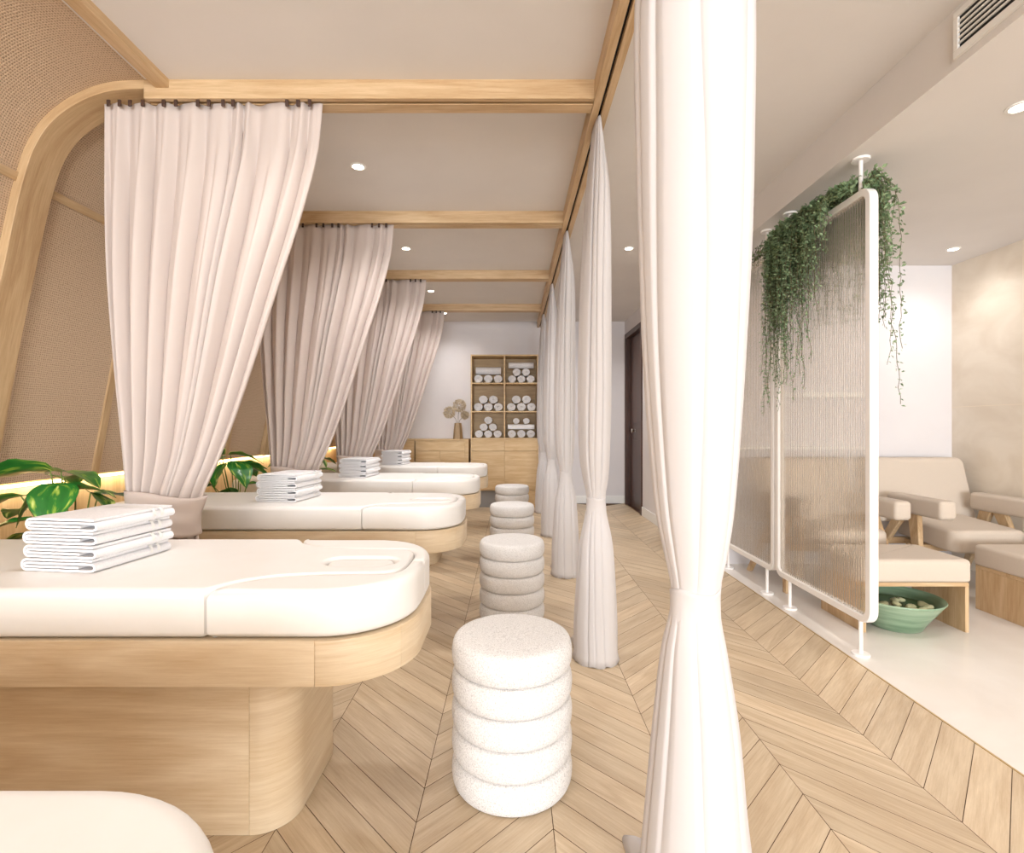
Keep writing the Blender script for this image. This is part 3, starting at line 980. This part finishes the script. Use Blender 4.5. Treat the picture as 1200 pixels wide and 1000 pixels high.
# ------------------------------------------------------------------ glass screens
XS = 1.83
def make_screen(y0, y1, yr0, yr1, label):
    yc = (y0+y1)/2
    t = thing('glass_screen', label, 'screen', (XS, yc, 0), 0, 'reeded glass screens')
    zb, zt = .186, 2.43
    # frame: rectangular section swept round a rounded rectangle in YZ
    lo = rrect(y0 - yc, y1 - yc, zb, zt, .075, 8)
    li = offset_loop(lo, .038)
    bm = bmesh.new()
    rings = []
    for (p, q) in zip(lo, li):
        rings.append([bm.verts.new((sx, w[0], w[1])) for sx, w in ((-.022, p), (.022, p), (.022, q), (-.022, q))])
    n = len(rings)
    for i in range(n):
        a, c = rings[i], rings[(i+1) % n]
        for k in range(4):
            bm.faces.new((a[k], a[(k+1) % 4], c[(k+1) % 4], c[k]))
    obj('frame', bm, white_metal, t, sharp=50, bevel=.004)
    # reeded pane: ribs along z on the visitor side
    ya, yb_ = y0 - yc + .034, y1 - yc - .034
    NR = int((yb_-ya)/.0195)
    M = NR*8
    bm = bmesh.new()
    f_, b_ = [], []
    for i in range(M+1):
        y = ya + (yb_-ya)*i/M
        x = -.004 - .0032*abs(math.sin(PI*NR*i/M))
        f_.append([bm.verts.new((x, y, z)) for z in (zb + .034, zt - .034)])
    e = [[bm.verts.new((.004, y, z)) for z in (zb + .034, zt - .034)] for y in (ya, yb_)]
    for q, (a, c) in enumerate(zip(f_, f_[1:])):
        fc = bm.faces.new((a[0], a[1], c[1], c[0]))
        if (q*NR/M) % 1 < .3: fc.material_index = 1
    bm.faces.new((e[0][0], e[1][0], e[1][1], e[0][1]))
    bm.faces.new((e[0][0], e[0][1], f_[0][1], f_[0][0]))
    bm.faces.new((e[1][1], e[1][0], f_[-1][0], f_[-1][1]))
    bm.faces.new([v[0] for v in f_[::-1]] + [e[0][0], e[1][0]])
    bm.faces.new([v[1] for v in f_] + [e[1][1], e[0][1]])
    obj('pane', bm, glass, t, sharp=60).data.materials.append(groove_tint)
    for yy in (yr0, yr1):
        for z0, z1, zf0, zf1 in ((0, zb + .01, 0, .012), (zt - .01, ZR, ZR - .012, ZR)):
            bm = bmesh.new()
            lathe(bm, [(0, z0), (.0105, z0), (.0105, z1), (0, z1)], 16, (0, yy - yc, 0))
            p = obj('post', bm, white_metal, t)
            bm = bmesh.new()
            lathe(bm, [(0, zf0), (.042, zf0), (.044, (zf0+zf1)/2), (.042, zf1), (0, zf1)], 32, (0, yy - yc, 0))
            obj('flange', bm, white_metal, p)
    return t
make_screen(2.585, 3.52, 2.687, 3.372, 'nearer reeded glass screen in white rounded frame, draped with trailing plant')
make_screen(3.545, 4.44, 3.673, 4.33, 'farther reeded glass screen in white frame, partly behind the big ivory curtain')

# ------------------------------------------------------------------ trailing plants over the screens
def add_leaf(bm, p, d, up, L_, W_):
    d = d.normalized(); s = d.cross(up)
    s = s.normalized() if s.length > 1e-4 else d.orthogonal().normalized()
    n = s.cross(d)
    a = bm.verts.new(p); m1 = bm.verts.new(p + d*L_*.5 + s*W_*.5 + n*W_*.18); m2 = bm.verts.new(p + d*L_*.5 - s*W_*.5 + n*W_*.18)
    c = bm.verts.new(p + d*L_); md = bm.verts.new(p + d*L_*.5)
    bm.faces.new((a, m1, c, md)); bm.faces.new((a, md, c, m2))
def make_trailing(name_label, loc, vines, mound, seed):
    rnd = random.Random(seed)
    t = thing('trailing_plant', name_label, 'plant', loc)
    bl, bs = bmesh.new(), bmesh.new()
    def rv(s=1): return Vector((rnd.uniform(-s, s), rnd.uniform(-s, s), rnd.uniform(-s, s)))
    for (side, y, ln, dens, sp) in vines:
        # start on frame top, arch over the side then hang
        x0 = rnd.uniform(-.02, .02)
        out = side*rnd.uniform(.045, .045 + sp)
        pts = [Vector((x0, y, .012)), Vector((x0 + out*.5, y + rnd.uniform(-.02, .02), .05 + rnd.uniform(0, .05))), Vector((out, y + rnd.uniform(-.03, .03), -.0))]
        p = pts[-1].copy(); nst = max(2, int(ln/.04))
        dx = rnd.uniform(-.02, .02)
        for i in range(nst):
            p = p + Vector((rnd.uniform(-.006, .006), dx*.2 + rnd.uniform(-.011, .011), -.04))
            if abs(p.x) < .034: p.x = side*.036
            pts.append(p.copy())
        tube(bs, pts, [.0013]*len(pts), 4, caps=False)
        nl = int((ln + .15)*dens)
        for i in range(nl):
            f = (i + rnd.random())/nl*(len(pts)-1)
            f = (f/(len(pts)-1))**1.15*(len(pts)-1)
            k = min(int(f), len(pts)-2)
            q = pts[k].lerp(pts[k+1], f-k)
            d = rv(1) + Vector((side*.5, 0, -.35))
            sz = rnd.uniform(.02, .036)*(1 - .4*f/(len(pts)-1))
            q2 = q + rv(.01)
            if abs(q2.x) < .034 and q2.z < 0: q2.x = side*.036
            add_leaf(bl, q2, d, Vector((side*.7, rnd.uniform(-.4, .4), .8)), sz, sz*.62)
    for (y0, y1, h, n) in mound:
        for i in range(n):
            y = rnd.uniform(y0, y1)
            f = (y-y0)/(y1-y0)
            hh = h*(.55 + .45*f)
            a = rnd.uniform(-.2, PI+.2); r = math.sqrt(rnd.uniform(.2, 1))
            q = Vector((.085*r*math.cos(a), y, .015 + max(0, hh*r*math.sin(a))))
            q.z = min(q.z, .148)
            if q.z < .02 : q.x = math.copysign(max(abs(q.x), .036), q.x)
            sz = rnd.uniform(.024, .038)
            add_leaf(bl, q, rv(1) + Vector((math.cos(a)*.8, 0, .1)), Vector((0, 0, 1)), sz, sz*.62)
    obj('foliage', bl, vine_leaf, t, smooth=False)
    obj('vine_stems', bs, vine_m, t)
    return t
rnd = random.Random(8)
V = []
ZT = 2.43
for i in range(230):      # visitor side, denser toward the far end
    y = rnd.triangular(2.80, 3.50, 3.42)
    f = (y - 2.8)/.7
    ln = rnd.uniform(.12, .25 + .62*min(1, f*1.5))*(.75 if rnd.random() < .75 else 1.15)
    V.append((-1, y - 3.05, min(ln, 1.05), 105, .085))
for y, ln in ((3.45, 1.15), (3.43, 1.08), (3.47, 1.0), (3.40, .95), (3.41, 1.1), (3.44, 1.12), (3.2, .95), (3.17, 1.02), (3.1, .85), (3.13, .98), (3.02, .7), (3.25, .8), (3.46, 1.17)):
    V.append((-1, y - 3.05, ln, 95, .06))
for i in range(150):      # room side
    y = rnd.uniform(2.60, 3.5)
    ln = rnd.uniform(.15, .75)*(1 if rnd.random() < .6 else .6)
    V.append((1, y - 3.05, ln, 95, .09))
for y, ln in ((2.62, 1.15), (2.63, .85), (2.61, .95), (2.64, .7), (2.66, .6)):
    V.append((1, y - 3.05, ln, 75, .08))
make_trailing('long trailing green plant spilling over the nearer glass screen', (XS, 3.05, ZT), V, [(2.68 - 3.05, 3.5 - 3.05, .13, 1600)], 4)
V2 = [(s, rnd.uniform(-.36, .40), rnd.uniform(.06, .3), 60, .06) for s in (-1, 1) for _ in range(26)]
V2 = [(s, y, ln*(.25 if y < -.1 and s < 0 else 1), dn, sp) for s, y, ln, dn, sp in V2]
make_trailing('small trailing plant on top of the farther glass screen', (XS, 4.0, ZT), V2, [(-.25, .42, .09, 260)], 9)

# ------------------------------------------------------------------ armchairs and footstools
def board(bm, p0, p1, w0, w1, th):
    """tapered board from p0 to p1; width along y, thickness along x"""
    p0, p1 = Vector(p0), Vector(p1)
    vs = []
    for p, w in ((p0, w0), (p1, w1)):
        vs.append([bm.verts.new(p + Vector((sx*th/2, sy*w/2, 0))) for sx, sy in ((-1, -1), (1, -1), (1, 1), (-1, 1))])
    a, c = vs
    for i in range(4):
        bm.faces.new((a[i], a[(i+1) % 4], c[(i+1) % 4], c[i]))
    bm.faces.new(a[::-1]); bm.faces.new(c)
    return bm
def shear_z(bm, f):
    for v in bm.verts: v.co = Vector(f(v.co))
    return bm
def make_armchair():
    t = thing('armchair', '', 'armchair', (3.36, 3.9, 0), 0, 'beige lounge armchairs')
    seat = cushion(rrect(-.264, .264, -.33, .22, (.09, .02, .02, .09), 8), .31, .465, .03, .02)
    shear_z(seat, lambda c: (c.x, c.y, c.z + .03*smoothstep(-.3, .16, c.y) + .012*max(0, 1-(c.x/.25)**2)*(1 if c.z > .4 else 0)))
    obj('seat', seat, beige_fab, t, sharp=80)
    bk = cushion(rrect(-.40, .40, .43, .94, (.03, .05, .05, .03), 8), -.065, .065, .035, .035)
    # stand it up: outline (x, z), thickness -> y, reclined
    shear_z(bk, lambda c: (c.x, .285 + (c.y - .43)*.27 + c.z - .012*max(0, 1-(c.x/.4)**2), c.y))
    obj('backrest', bk, beige_fab, t, sharp=80)
    for s in (-1, 1):
        x0, x1 = (.268, .388) if s > 0 else (-.388, -.268)
        ar = cushion(rrect(x0, x1, -.35, .17, .025, 5), .545, .68, .028, .028)
        obj('armrest', ar, beige_fab, t, sharp=80)
        obj('leg', board(bmesh.new(), (s*.325, -.04, .548), (s*.41, -.21, 0), .10, .045, .038), oak_z, t, bevel=.006)
        obj('leg', board(bmesh.new(), (s*.325, .07, .548), (s*.41, .37, 0), .10, .045, .038), oak_z, t, bevel=.006)
    obj('seat_frame', B((-.385, .385, -.08, -.03, .27, .318), (-.385, .385, .17, .22, .27, .318), (-.24, .24, -.03, .17, .28, .312)), oak_x, t, bevel=.004)
    return t
ch = make_armchair()
ch['label'] = 'beige armchair by the stone wall, facing the camera, fully clear of the glass screen'
dup(ch, (2.39, 3.9, 0), label='beige armchair standing mostly behind the nearer glass screen')
def make_footstool():
    t = thing('footstool', '', 'footstool', (3.37, 3.18, 0), 0, 'padded footstools')
    obj('cushion', cushion(rrect(-.325, .325, -.21, .21, .03, 5), .291, .425, .028, .02), beige_fab, t, sharp=80)
    obj('top_board', B((-.31, .31, -.2, .2, .268, .291)), oak_x, t, bevel=.0015)
    for s in (-1, 1):
        obj('side_panel', B((.288, .31, -.2, .2, 0, .268)) if s > 0 else B((-.31, -.288, -.2, .2, 0, .268)), oak_z, t, bevel=.0015)
    return t
fs = make_footstool()
fs['label'] = 'padded oak footstool at right edge of the photo, in front of the clear armchair'
dup(fs, (2.35, 3.18, 0), label='padded oak footstool with the green bowl beneath it')

# bowl under the footstool
BX, BY = 2.31, 3.09
t = thing('foot_bowl', 'green glazed foot bath bowl on the floor under a footstool', 'bowl', (BX, BY, 0))
bm = bmesh.new()
prof = [(0, 0), (.125, 0), (.135, .006), (.165, .06), (.20, .11), (.238, .168), (.246, .178), (.243, .183), (.236, .178), (.195, .115), (.158, .06), (.13, .018), (0, .016)]
lathe(bm, prof, 64)
obj('bowl_body', bm, ceramic_green, t, sharp=70)
bm = bmesh.new(); lathe(bm, [(0, .127), (.2, .127)], 48)
obj('water', bm, water, t)
rnd = random.Random(2)
def petal_mesh(s):
    bm = bmesh.new(); bmesh.ops.create_icosphere(bm, subdivisions=2, radius=1)
    for v in bm.verts:
        c = v.co; k = 1 + .18*math.sin(3*c.x + s) + .12*math.cos(4*c.y + 2*s)
        v.co = Vector((c.x*.034*k, c.y*.024*k, c.z*.013*k + .006*c.x*c.x))
    return bm
p0 = None
spots = [(.02, -.09), (-.03, -.05), (.06, -.055), (.0, .0), (.045, .015), (.09, -.11), (.13, -.085), (.15, -.03), (-.07, -.10), (-.09, -.02), (.03, -.14)]
for i, (px, py) in enumerate(spots):
    zz = .134 + (.016 if i in (3, 4, 1) else 0)
    if p0 is None:
        p0 = tag(obj('petal', petal_mesh(.4), pebble_m, loc=(BX + px, BY + py, zz)), 'pale cream petal floating in the green foot bowl', 'petal', 'petals in the green bowl'); p = p0
    else:
        p = p0.copy(); COL.objects.link(p); p.location = (BX + px, BY + py, zz)
    p.rotation_euler = (rnd.uniform(-.3, .3), rnd.uniform(-.3, .3), rnd.uniform(0, 6)); 

# slim shelf and light ledge added for the bright lines seen through the glass
tag(obj('bright_line_bar', B((2.30, 3.08, YP - .06, YP, 1.452, 1.495)), white_paint, bevel=.003), 'slim white wall shelf added for a bright line seen through the nearer glass screen', 'bar')
tag(obj('bright_line_band', B((1.80, 3.08, YP - .03, YP, 1.0, 1.025)), white_paint, bevel=.003), 'thin white ledge added for a bright line on wall behind the glass screens, above the armchair', 'band')

# ------------------------------------------------------------------ cabinets at the back
YC = 7.55
cab = thing('storage_cabinet', 'tall oak cabinet with six open towel cubbies above closed doors', 'cabinet', (-.11, YC, 0))
x0, x1 = -.50, .50; xm = 0
g = .003
obj('carcass', B((x0, x0 + .02, .0, .44, .25, 1.012), (x1 - .02, x1, .0, .44, .25, 1.012), (x0, x1, .42, .44, .25, 1.012), (x0 + .02, x1 - .02, .022, .42, .25, .27), (x0 - .0, x1, -.0, .44, 1.012, 1.032)), oak_cab, cab, bevel=.0015)
for a, c in ((x0 + .021, xm - g/2), (xm + g/2, x1 - .021)):
    obj('drawer', B((a, c, 0, .02, .84, 1.008)), oak_cab, cab, bevel=.0015)
    obj('door', B((a, c, 0, .02, .262, .836)), oak_cab, cab, bevel=.0015)
obj('plinth', B((x0, x1, .06, .44, 0, .25)), grey_kick, cab, smooth=False)
obj('plinth_board', B((.16, x1, 0.0, .02, 0, .25)), oak_cab, cab, smooth=False)
zt = [1.032, 1.428, 1.847, 2.262]
obj('open_shelving', B((x0, x0 + .02, 0, .40, 1.032, 2.262), (x1 - .02, x1, 0, .40, 1.032, 2.262), (xm - .01, xm + .01, 0, .385, 1.032, 2.242), (x0 + .02, x1 - .02, 0, .40, 2.242, 2.262),
                        (x0 + .02, xm - .01, 0, .385, zt[1] - .018, zt[1]), (xm + .01, x1 - .02, 0, .385, zt[1] - .018, zt[1]), (x0 + .02, xm - .01, 0, .385, zt[2] - .018, zt[2]), (xm + .01, x1 - .02, 0, .385, zt[2] - .018, zt[2])), oak_cab, cab, bevel=.0015)
obj('back_panel', B((x0 + .02, x1 - .02, .385, .40, 1.032, 2.242)), oak_back, cab, smooth=False)
low = thing('sideboard', 'low oak sideboard with drawers under the vase, left of the tall cabinet', 'cabinet', (-1.59, YC, 0))
hx0, hx1 = -.9, .95
obj('carcass', B((hx0, hx0 + .02, .0, .44, .1, .99), (hx1 - .05, hx1, .0, .44, .1, .99), (hx0, hx1, .42, .44, .1, .99), (hx0 + .02, hx1 - .05, .022, .42, .1, .12), (hx0, hx1, -.004, .44, .99, 1.012)), oak_cab, low, bevel=.0015)
for a, c in ((hx0 + .021, .15), (.165, hx1 - .053)):
    obj('drawer', B((a, c, 0, .02, .84, .985)), oak_cab, low, bevel=.0015)
    m = (a + c)/2
    obj('door', B((a, m - g/2, 0, .02, .125, .836)), oak_cab, low, bevel=.0015)
    obj('door', B((m + g/2, c, 0, .02, .125, .836)), oak_cab, low, bevel=.0015)
obj('plinth', B((hx0, hx1, .06, .44, 0, .1)), grey_kick, low, smooth=False)

# rolled towels
def roll_mesh(r, ln):
    pts = []
    tt = .012; n = 60; turns = r/tt - .3
    for i in range(n+1):
        a = 2*PI*turns*i/n
        rr = r - tt/2 - tt*a/(2*PI)
        if rr < .004: break
        pts.append((rr*math.cos(a - 2.2), rr*math.sin(a - 2.2)))
    bm = bmesh.new()
    Q = [Vector(p) for p in pts]
    rows = []
    for j, y in enumerate((0, .006, ln/2, ln - .006, ln)):
        e = .46 if j in (1, 2, 3) else .36
        o_, i_ = [], []
        for k, p in enumerate(Q):
            n_ = p.normalized()
            o_.append(bm.verts.new((p.x + n_.x*tt*e, y, p.y + n_.y*tt*e)))
            i_.append(bm.verts.new((p.x - n_.x*tt*e, y, p.y - n_.y*tt*e)))
        rows.append(o_ + i_[::-1])
    N = len(rows[0])
    for a, c in zip(rows, rows[1:]):
        for i in range(N):
            k = (i+1) % N
            bm.faces.new((a[i], a[k], c[k], c[i]))
    for row in (rows[0], rows[-1]):
        for i in range(len(Q)-1):
            bm.faces.new((row[i], row[i+1], row[N-2-i], row[N-1-i]))
    return bm
RR = .064
roll0 = None
def put_roll(x, z, label, side=False, r=RR):
    global roll0
    if roll0 is None:
        roll0 = tag(obj('rolled_towel', roll_mesh(RR, .26), terry_roll, sharp=60), label, 'towel', 'rolled towels in the cubbies'); o = roll0
    else:
        o = roll0.copy(); COL.objects.link(o)
    o['label'] = label
    s = r/RR
    o.scale = (s, 1, s)
    if side:
        o.rotation_euler = (0, 0, PI/2); o.scale = (s, 1.45, s); o.location = (x + .19, YC + .15, z)
    else:
        o.rotation_euler = (0, 0, 0); o.scale = (s, 1, s*.86); o.location = (x, YC + .03 + random.uniform(-.01, .015), z)
NM3 = ['left', 'middle', 'right']; NM2 = ['left', 'right']
def pyramid(cx, z0, rows, where, r=RR):
    z = z0 + r*.86 + .001
    for ri, n in enumerate(rows):
        for i in range(n):
            x = cx + (i - (n-1)/2)*(2*r + .001)
            nm = {1: ['single'], 2: NM2, 3: NM3}[n][i]
            rown = ['bottom', 'upper', 'top'][ri]
            put_roll(x, z, 'rolled white towel, %s one in the %s row of the %s cubby' % (nm, rown, where), r=r)
        z += r*1.735*.86
CX = (-.11 - .245, -.11 + .245)
pyramid(CX[0], zt[0], [3, 2, 1], 'lower left', .068)
pyramid(CX[0], zt[1], [3, 2], 'middle left', .074)
pyramid(CX[1], zt[1], [3, 2], 'middle right', .074)
pyramid(CX[0], zt[2], [3], 'upper left', .072)
put_roll(CX[0], zt[2] + .125 + .066, 'white towel roll lying lengthwise on top in the upper left cubby', True, .062)
pyramid(CX[1], zt[2], [3, 2], 'upper right', .068)
put_roll(CX[1] + .0, zt[2] + .220 + .052, 'white towel roll lying lengthwise on top in the upper right cubby', True, .05)
pyramid(CX[1], zt[0], [3], 'lower right', .07)
tw = dup(tw0, (CX[1], YC + .19, zt[0] + .126), PI/2, 'white folded towel lying across the rolls in the lower right cubby', 'folded towels in the cubbies')
tw.scale = (1.0, 1.32, 1.8)
for i in range(2):
    put_roll(CX[1] + (-.075, .075)[i], zt[0] + .126 + .075 + .05, 'rolled white towel, %s of two on the folded towel in the lower right cubby' % NM2[i], r=.055)

# vase with dried blooms
VX, VY, VZ = -.815, 7.72, 1.012
bm = bmesh.new()
rings = []
for w, z in ((.072, 0), (.074, .01), (.062, .15), (.052, .232), (.052, .24), (.044, .24), (.044, .20)):
    rings.append([bm.verts.new((w*math.cos(2*PI*i/6), w*math.sin(2*PI*i/6), z)) for i in range(6)])
for a, c in zip(rings, rings[1:]):
    for i in range(6): bm.faces.new((a[i], a[(i+1) % 6], c[(i+1) % 6], c[i]))
bm.faces.new(rings[0][::-1]); bm.faces.new(rings[-1])
tag(obj('vase', bm, vase_m, loc=(VX, VY, VZ), sharp=30), 'brown tapered wooden vase on the sideboard holding dried blooms', 'vase')
rnd = random.Random(12)
FL = [((-.13, -.02, .40), .085, 'round dried cream bloom at left, leaning lowest over the sideboard'), ((.02, .0, .50), .095, 'round dried cream bloom, topmost in the wooden vase'), ((.10, .05, .36), .055, 'round dried cream bloom at right, beside the tall cabinet')]
for (c, R_, lab) in FL:
    t = thing('dried_flower', lab, 'flower', (VX, VY, VZ + .205), 0, 'dried blooms in the vase')
    c = Vector(c) - Vector((0, 0, .205))
    bm = bmesh.new(); tube(bm, [(c.x*.06, c.y*.06, 0), (c.x*.25, c.y*.3, c.z*.5), (c.x*.9, c.y, c.z*.92)], .003, 6)
    obj('stem', bm, vine_m, t)
    bm = bmesh.new()
    for i in range(420):
        d = Vector((rnd.gauss(0, 1), rnd.gauss(0, 1), rnd.gauss(0, 1))).normalized()
        q = c + d*R_*rnd.uniform(.62, .92)
        add_leaf(bm, q, d + Vector((rnd.uniform(-.7, .7), rnd.uniform(-.7, .7), rnd.uniform(-.7, .7))), Vector((rnd.random(), rnd.random(), rnd.random())), .026, .02)
    obj('bloom', bm, dry_m, t, smooth=False)

# ------------------------------------------------------------------ variegated plants behind the beds
def leaf_mesh():
    bm = bmesh.new(); uvl = bm.loops.layers.uv.new('UVMap')
    NVv, NUu = 12, 8
    rows = []
    for i in range(NVv+1):
        v = i/NVv
        w = .40*math.sin(PI*min(1, v**.72*1.0))**.8*(1 - .25*v) if 0 < v < 1 else 0
        row = []
        for j in range(NUu+1):
            u = -1 + 2*j/NUu
            back = .10*abs(u)**1.5*max(0, 1 - v*3)         # heart lobes
            x = u*w; y = v - back
            z = .14*abs(u)**1.3*w*1.6 - .38*v*v + .015*math.sin(v*20)*abs(u)
            row.append((bm.verts.new((x, y, z)), (u*.5 + .5, v)))
        rows.append(row)
    for a, c in zip(rows, rows[1:]):
        for j in range(NUu):
            q = (a[j], a[j+1], c[j+1], c[j])
            f = bm.faces.new([k[0] for k in q])
            for lp, k in zip(f.loops, q): lp[uvl].uv = k[1]
    bmesh.ops.remove_doubles(bm, verts=bm.verts[:], dist=.0005)
    return bm
def make_pothos(loc, label):
    t = thing('potted_plant', label, 'plant', loc, 0, 'variegated plants behind the beds')
    bm = bmesh.new(); lathe(bm, [(0, 0), (.10, 0), (.108, .01), (.14, .50), (.146, .53), (.146, .56), (.134, .56), (.132, .52), (0, .515)], 40)
    obj('pot', bm, pot_m, t, sharp=50)
    bm = bmesh.new(); lathe(bm, [(0, .525), (.131, .522)], 32)
    obj('soil', bm, soil_m, t)
    l0 = None
    # leaf: base (x,y,z) local, tip direction yaw (deg, 0 = +x), pitch, roll, length
    LV = [((-.10, -.02, .99), 205, 8, 20, .26), ((-.04, -.03, .985), -8, 2, -10, .20), ((-.085, -.05, .91), 225, -38, 15, .17), ((-.01, -.08, .925), -62, -30, 0, .20),
          ((.02, -.02, .90), 5, 8, -20, .17), ((.10, -.03, .885), -12, -18, -25, .16), ((-.06, -.1, .71), 200, -4, 10, .17), ((.0, -.10, .70), 170, 10, -15, .15),
          ((-.22, -.04, .87), 195, -5, 10, .20), ((-.2, .0, .80), 160, 5, 0, .18), ((.08, .05, .74), 20, 10, 0, .16), ((-.12, .08, .95), 120, 5, 0, .20), ((.04, .09, .86), 60, 0, 0, .19), ((-.16, -.06, .76), 215, 0, 0, .17)]
    bs = bmesh.new()
    for (p, yaw, pit, rol, ln) in LV:
        if l0 is None:
            l0 = obj('leaf', leaf_mesh(), leaf_m, t, sharp=180); o = l0
            sd = None
        else:
            o = l0.copy(); COL.objects.link(o); o.parent = t
        o.location = p
        M = Matrix.Rotation(math.radians(yaw - 90), 4, 'Z') @ Matrix.Rotation(math.radians(pit), 4, 'X') @ Matrix.Rotation(math.radians(rol), 4, 'Y')
        o.rotation_euler = M.to_euler(); o.scale = (ln*1.25, ln*1.12, ln*1.12)
        q = Vector(p); s = Vector((q.x*.3 - .0, q.y*.3, .52))
        m = s.lerp(q, .6) + Vector((q.x*.05, q.y*.05, .05))
        tube(bs, [s, s.lerp(m, .5) + Vector((0, 0, .02)), m, q], [.0045, .004, .0035, .0028], 6)
    obj('stalks', bs, stem_m, t)
    return t
pp = make_pothos((-2.10, 2.46, 0), 'large variegated green plant beside the nearest full bed, left of the towels')
dup(pp, (-2.13, 2.44 + 1.52, 0), rz=.5, label='variegated green plant peeking out between the first and second blush curtains')
dup(pp, (-2.13, 2.44 + 2.96, 0), rz=-.2, label='variegated green plant peeking out between the second and third blush curtains')

# ------------------------------------------------------------------ light
W = bpy.data.worlds.new('World'); S.world = W; W.use_nodes = True
bg = W.node_tree.nodes['Background']; bg.inputs[0].default_value = (1, .97, .94, 1); bg.inputs[1].default_value = 1.0
lamp('AREA', 'front_fill', (.6, YF - .02, 1.4), (PI/2, 0, 0), 860, (.88, .945, 1), shape='RECTANGLE', size=5.6, size_y=2.1)  # added area lamp behind the camera, fills the room from the front
lamp('AREA', 'led_glow', (-2.69, 2.7, .872), (0, math.radians(20), 0), 13, (1, .86, .60), shape='RECTANGLE', size=.02, size_y=10)

# ------------------------------------------------------------------ camera
cd = bpy.data.cameras.new('Camera'); cam = bpy.data.objects.new('Camera', cd); COL.objects.link(cam)
cam.location = (0, 0, CAMZ); cam.rotation_euler = (PI/2, 0, 0)
cd.sensor_width = 36; cd.lens = 18; cd.clip_start = .05
S.camera = cam
S.view_settings.view_transform = 'Standard'; S.view_settings.look = 'None'; S.view_settings.gamma = 1; S.view_settings.use_curve_mapping = False
S.view_settings.exposure = 0.12
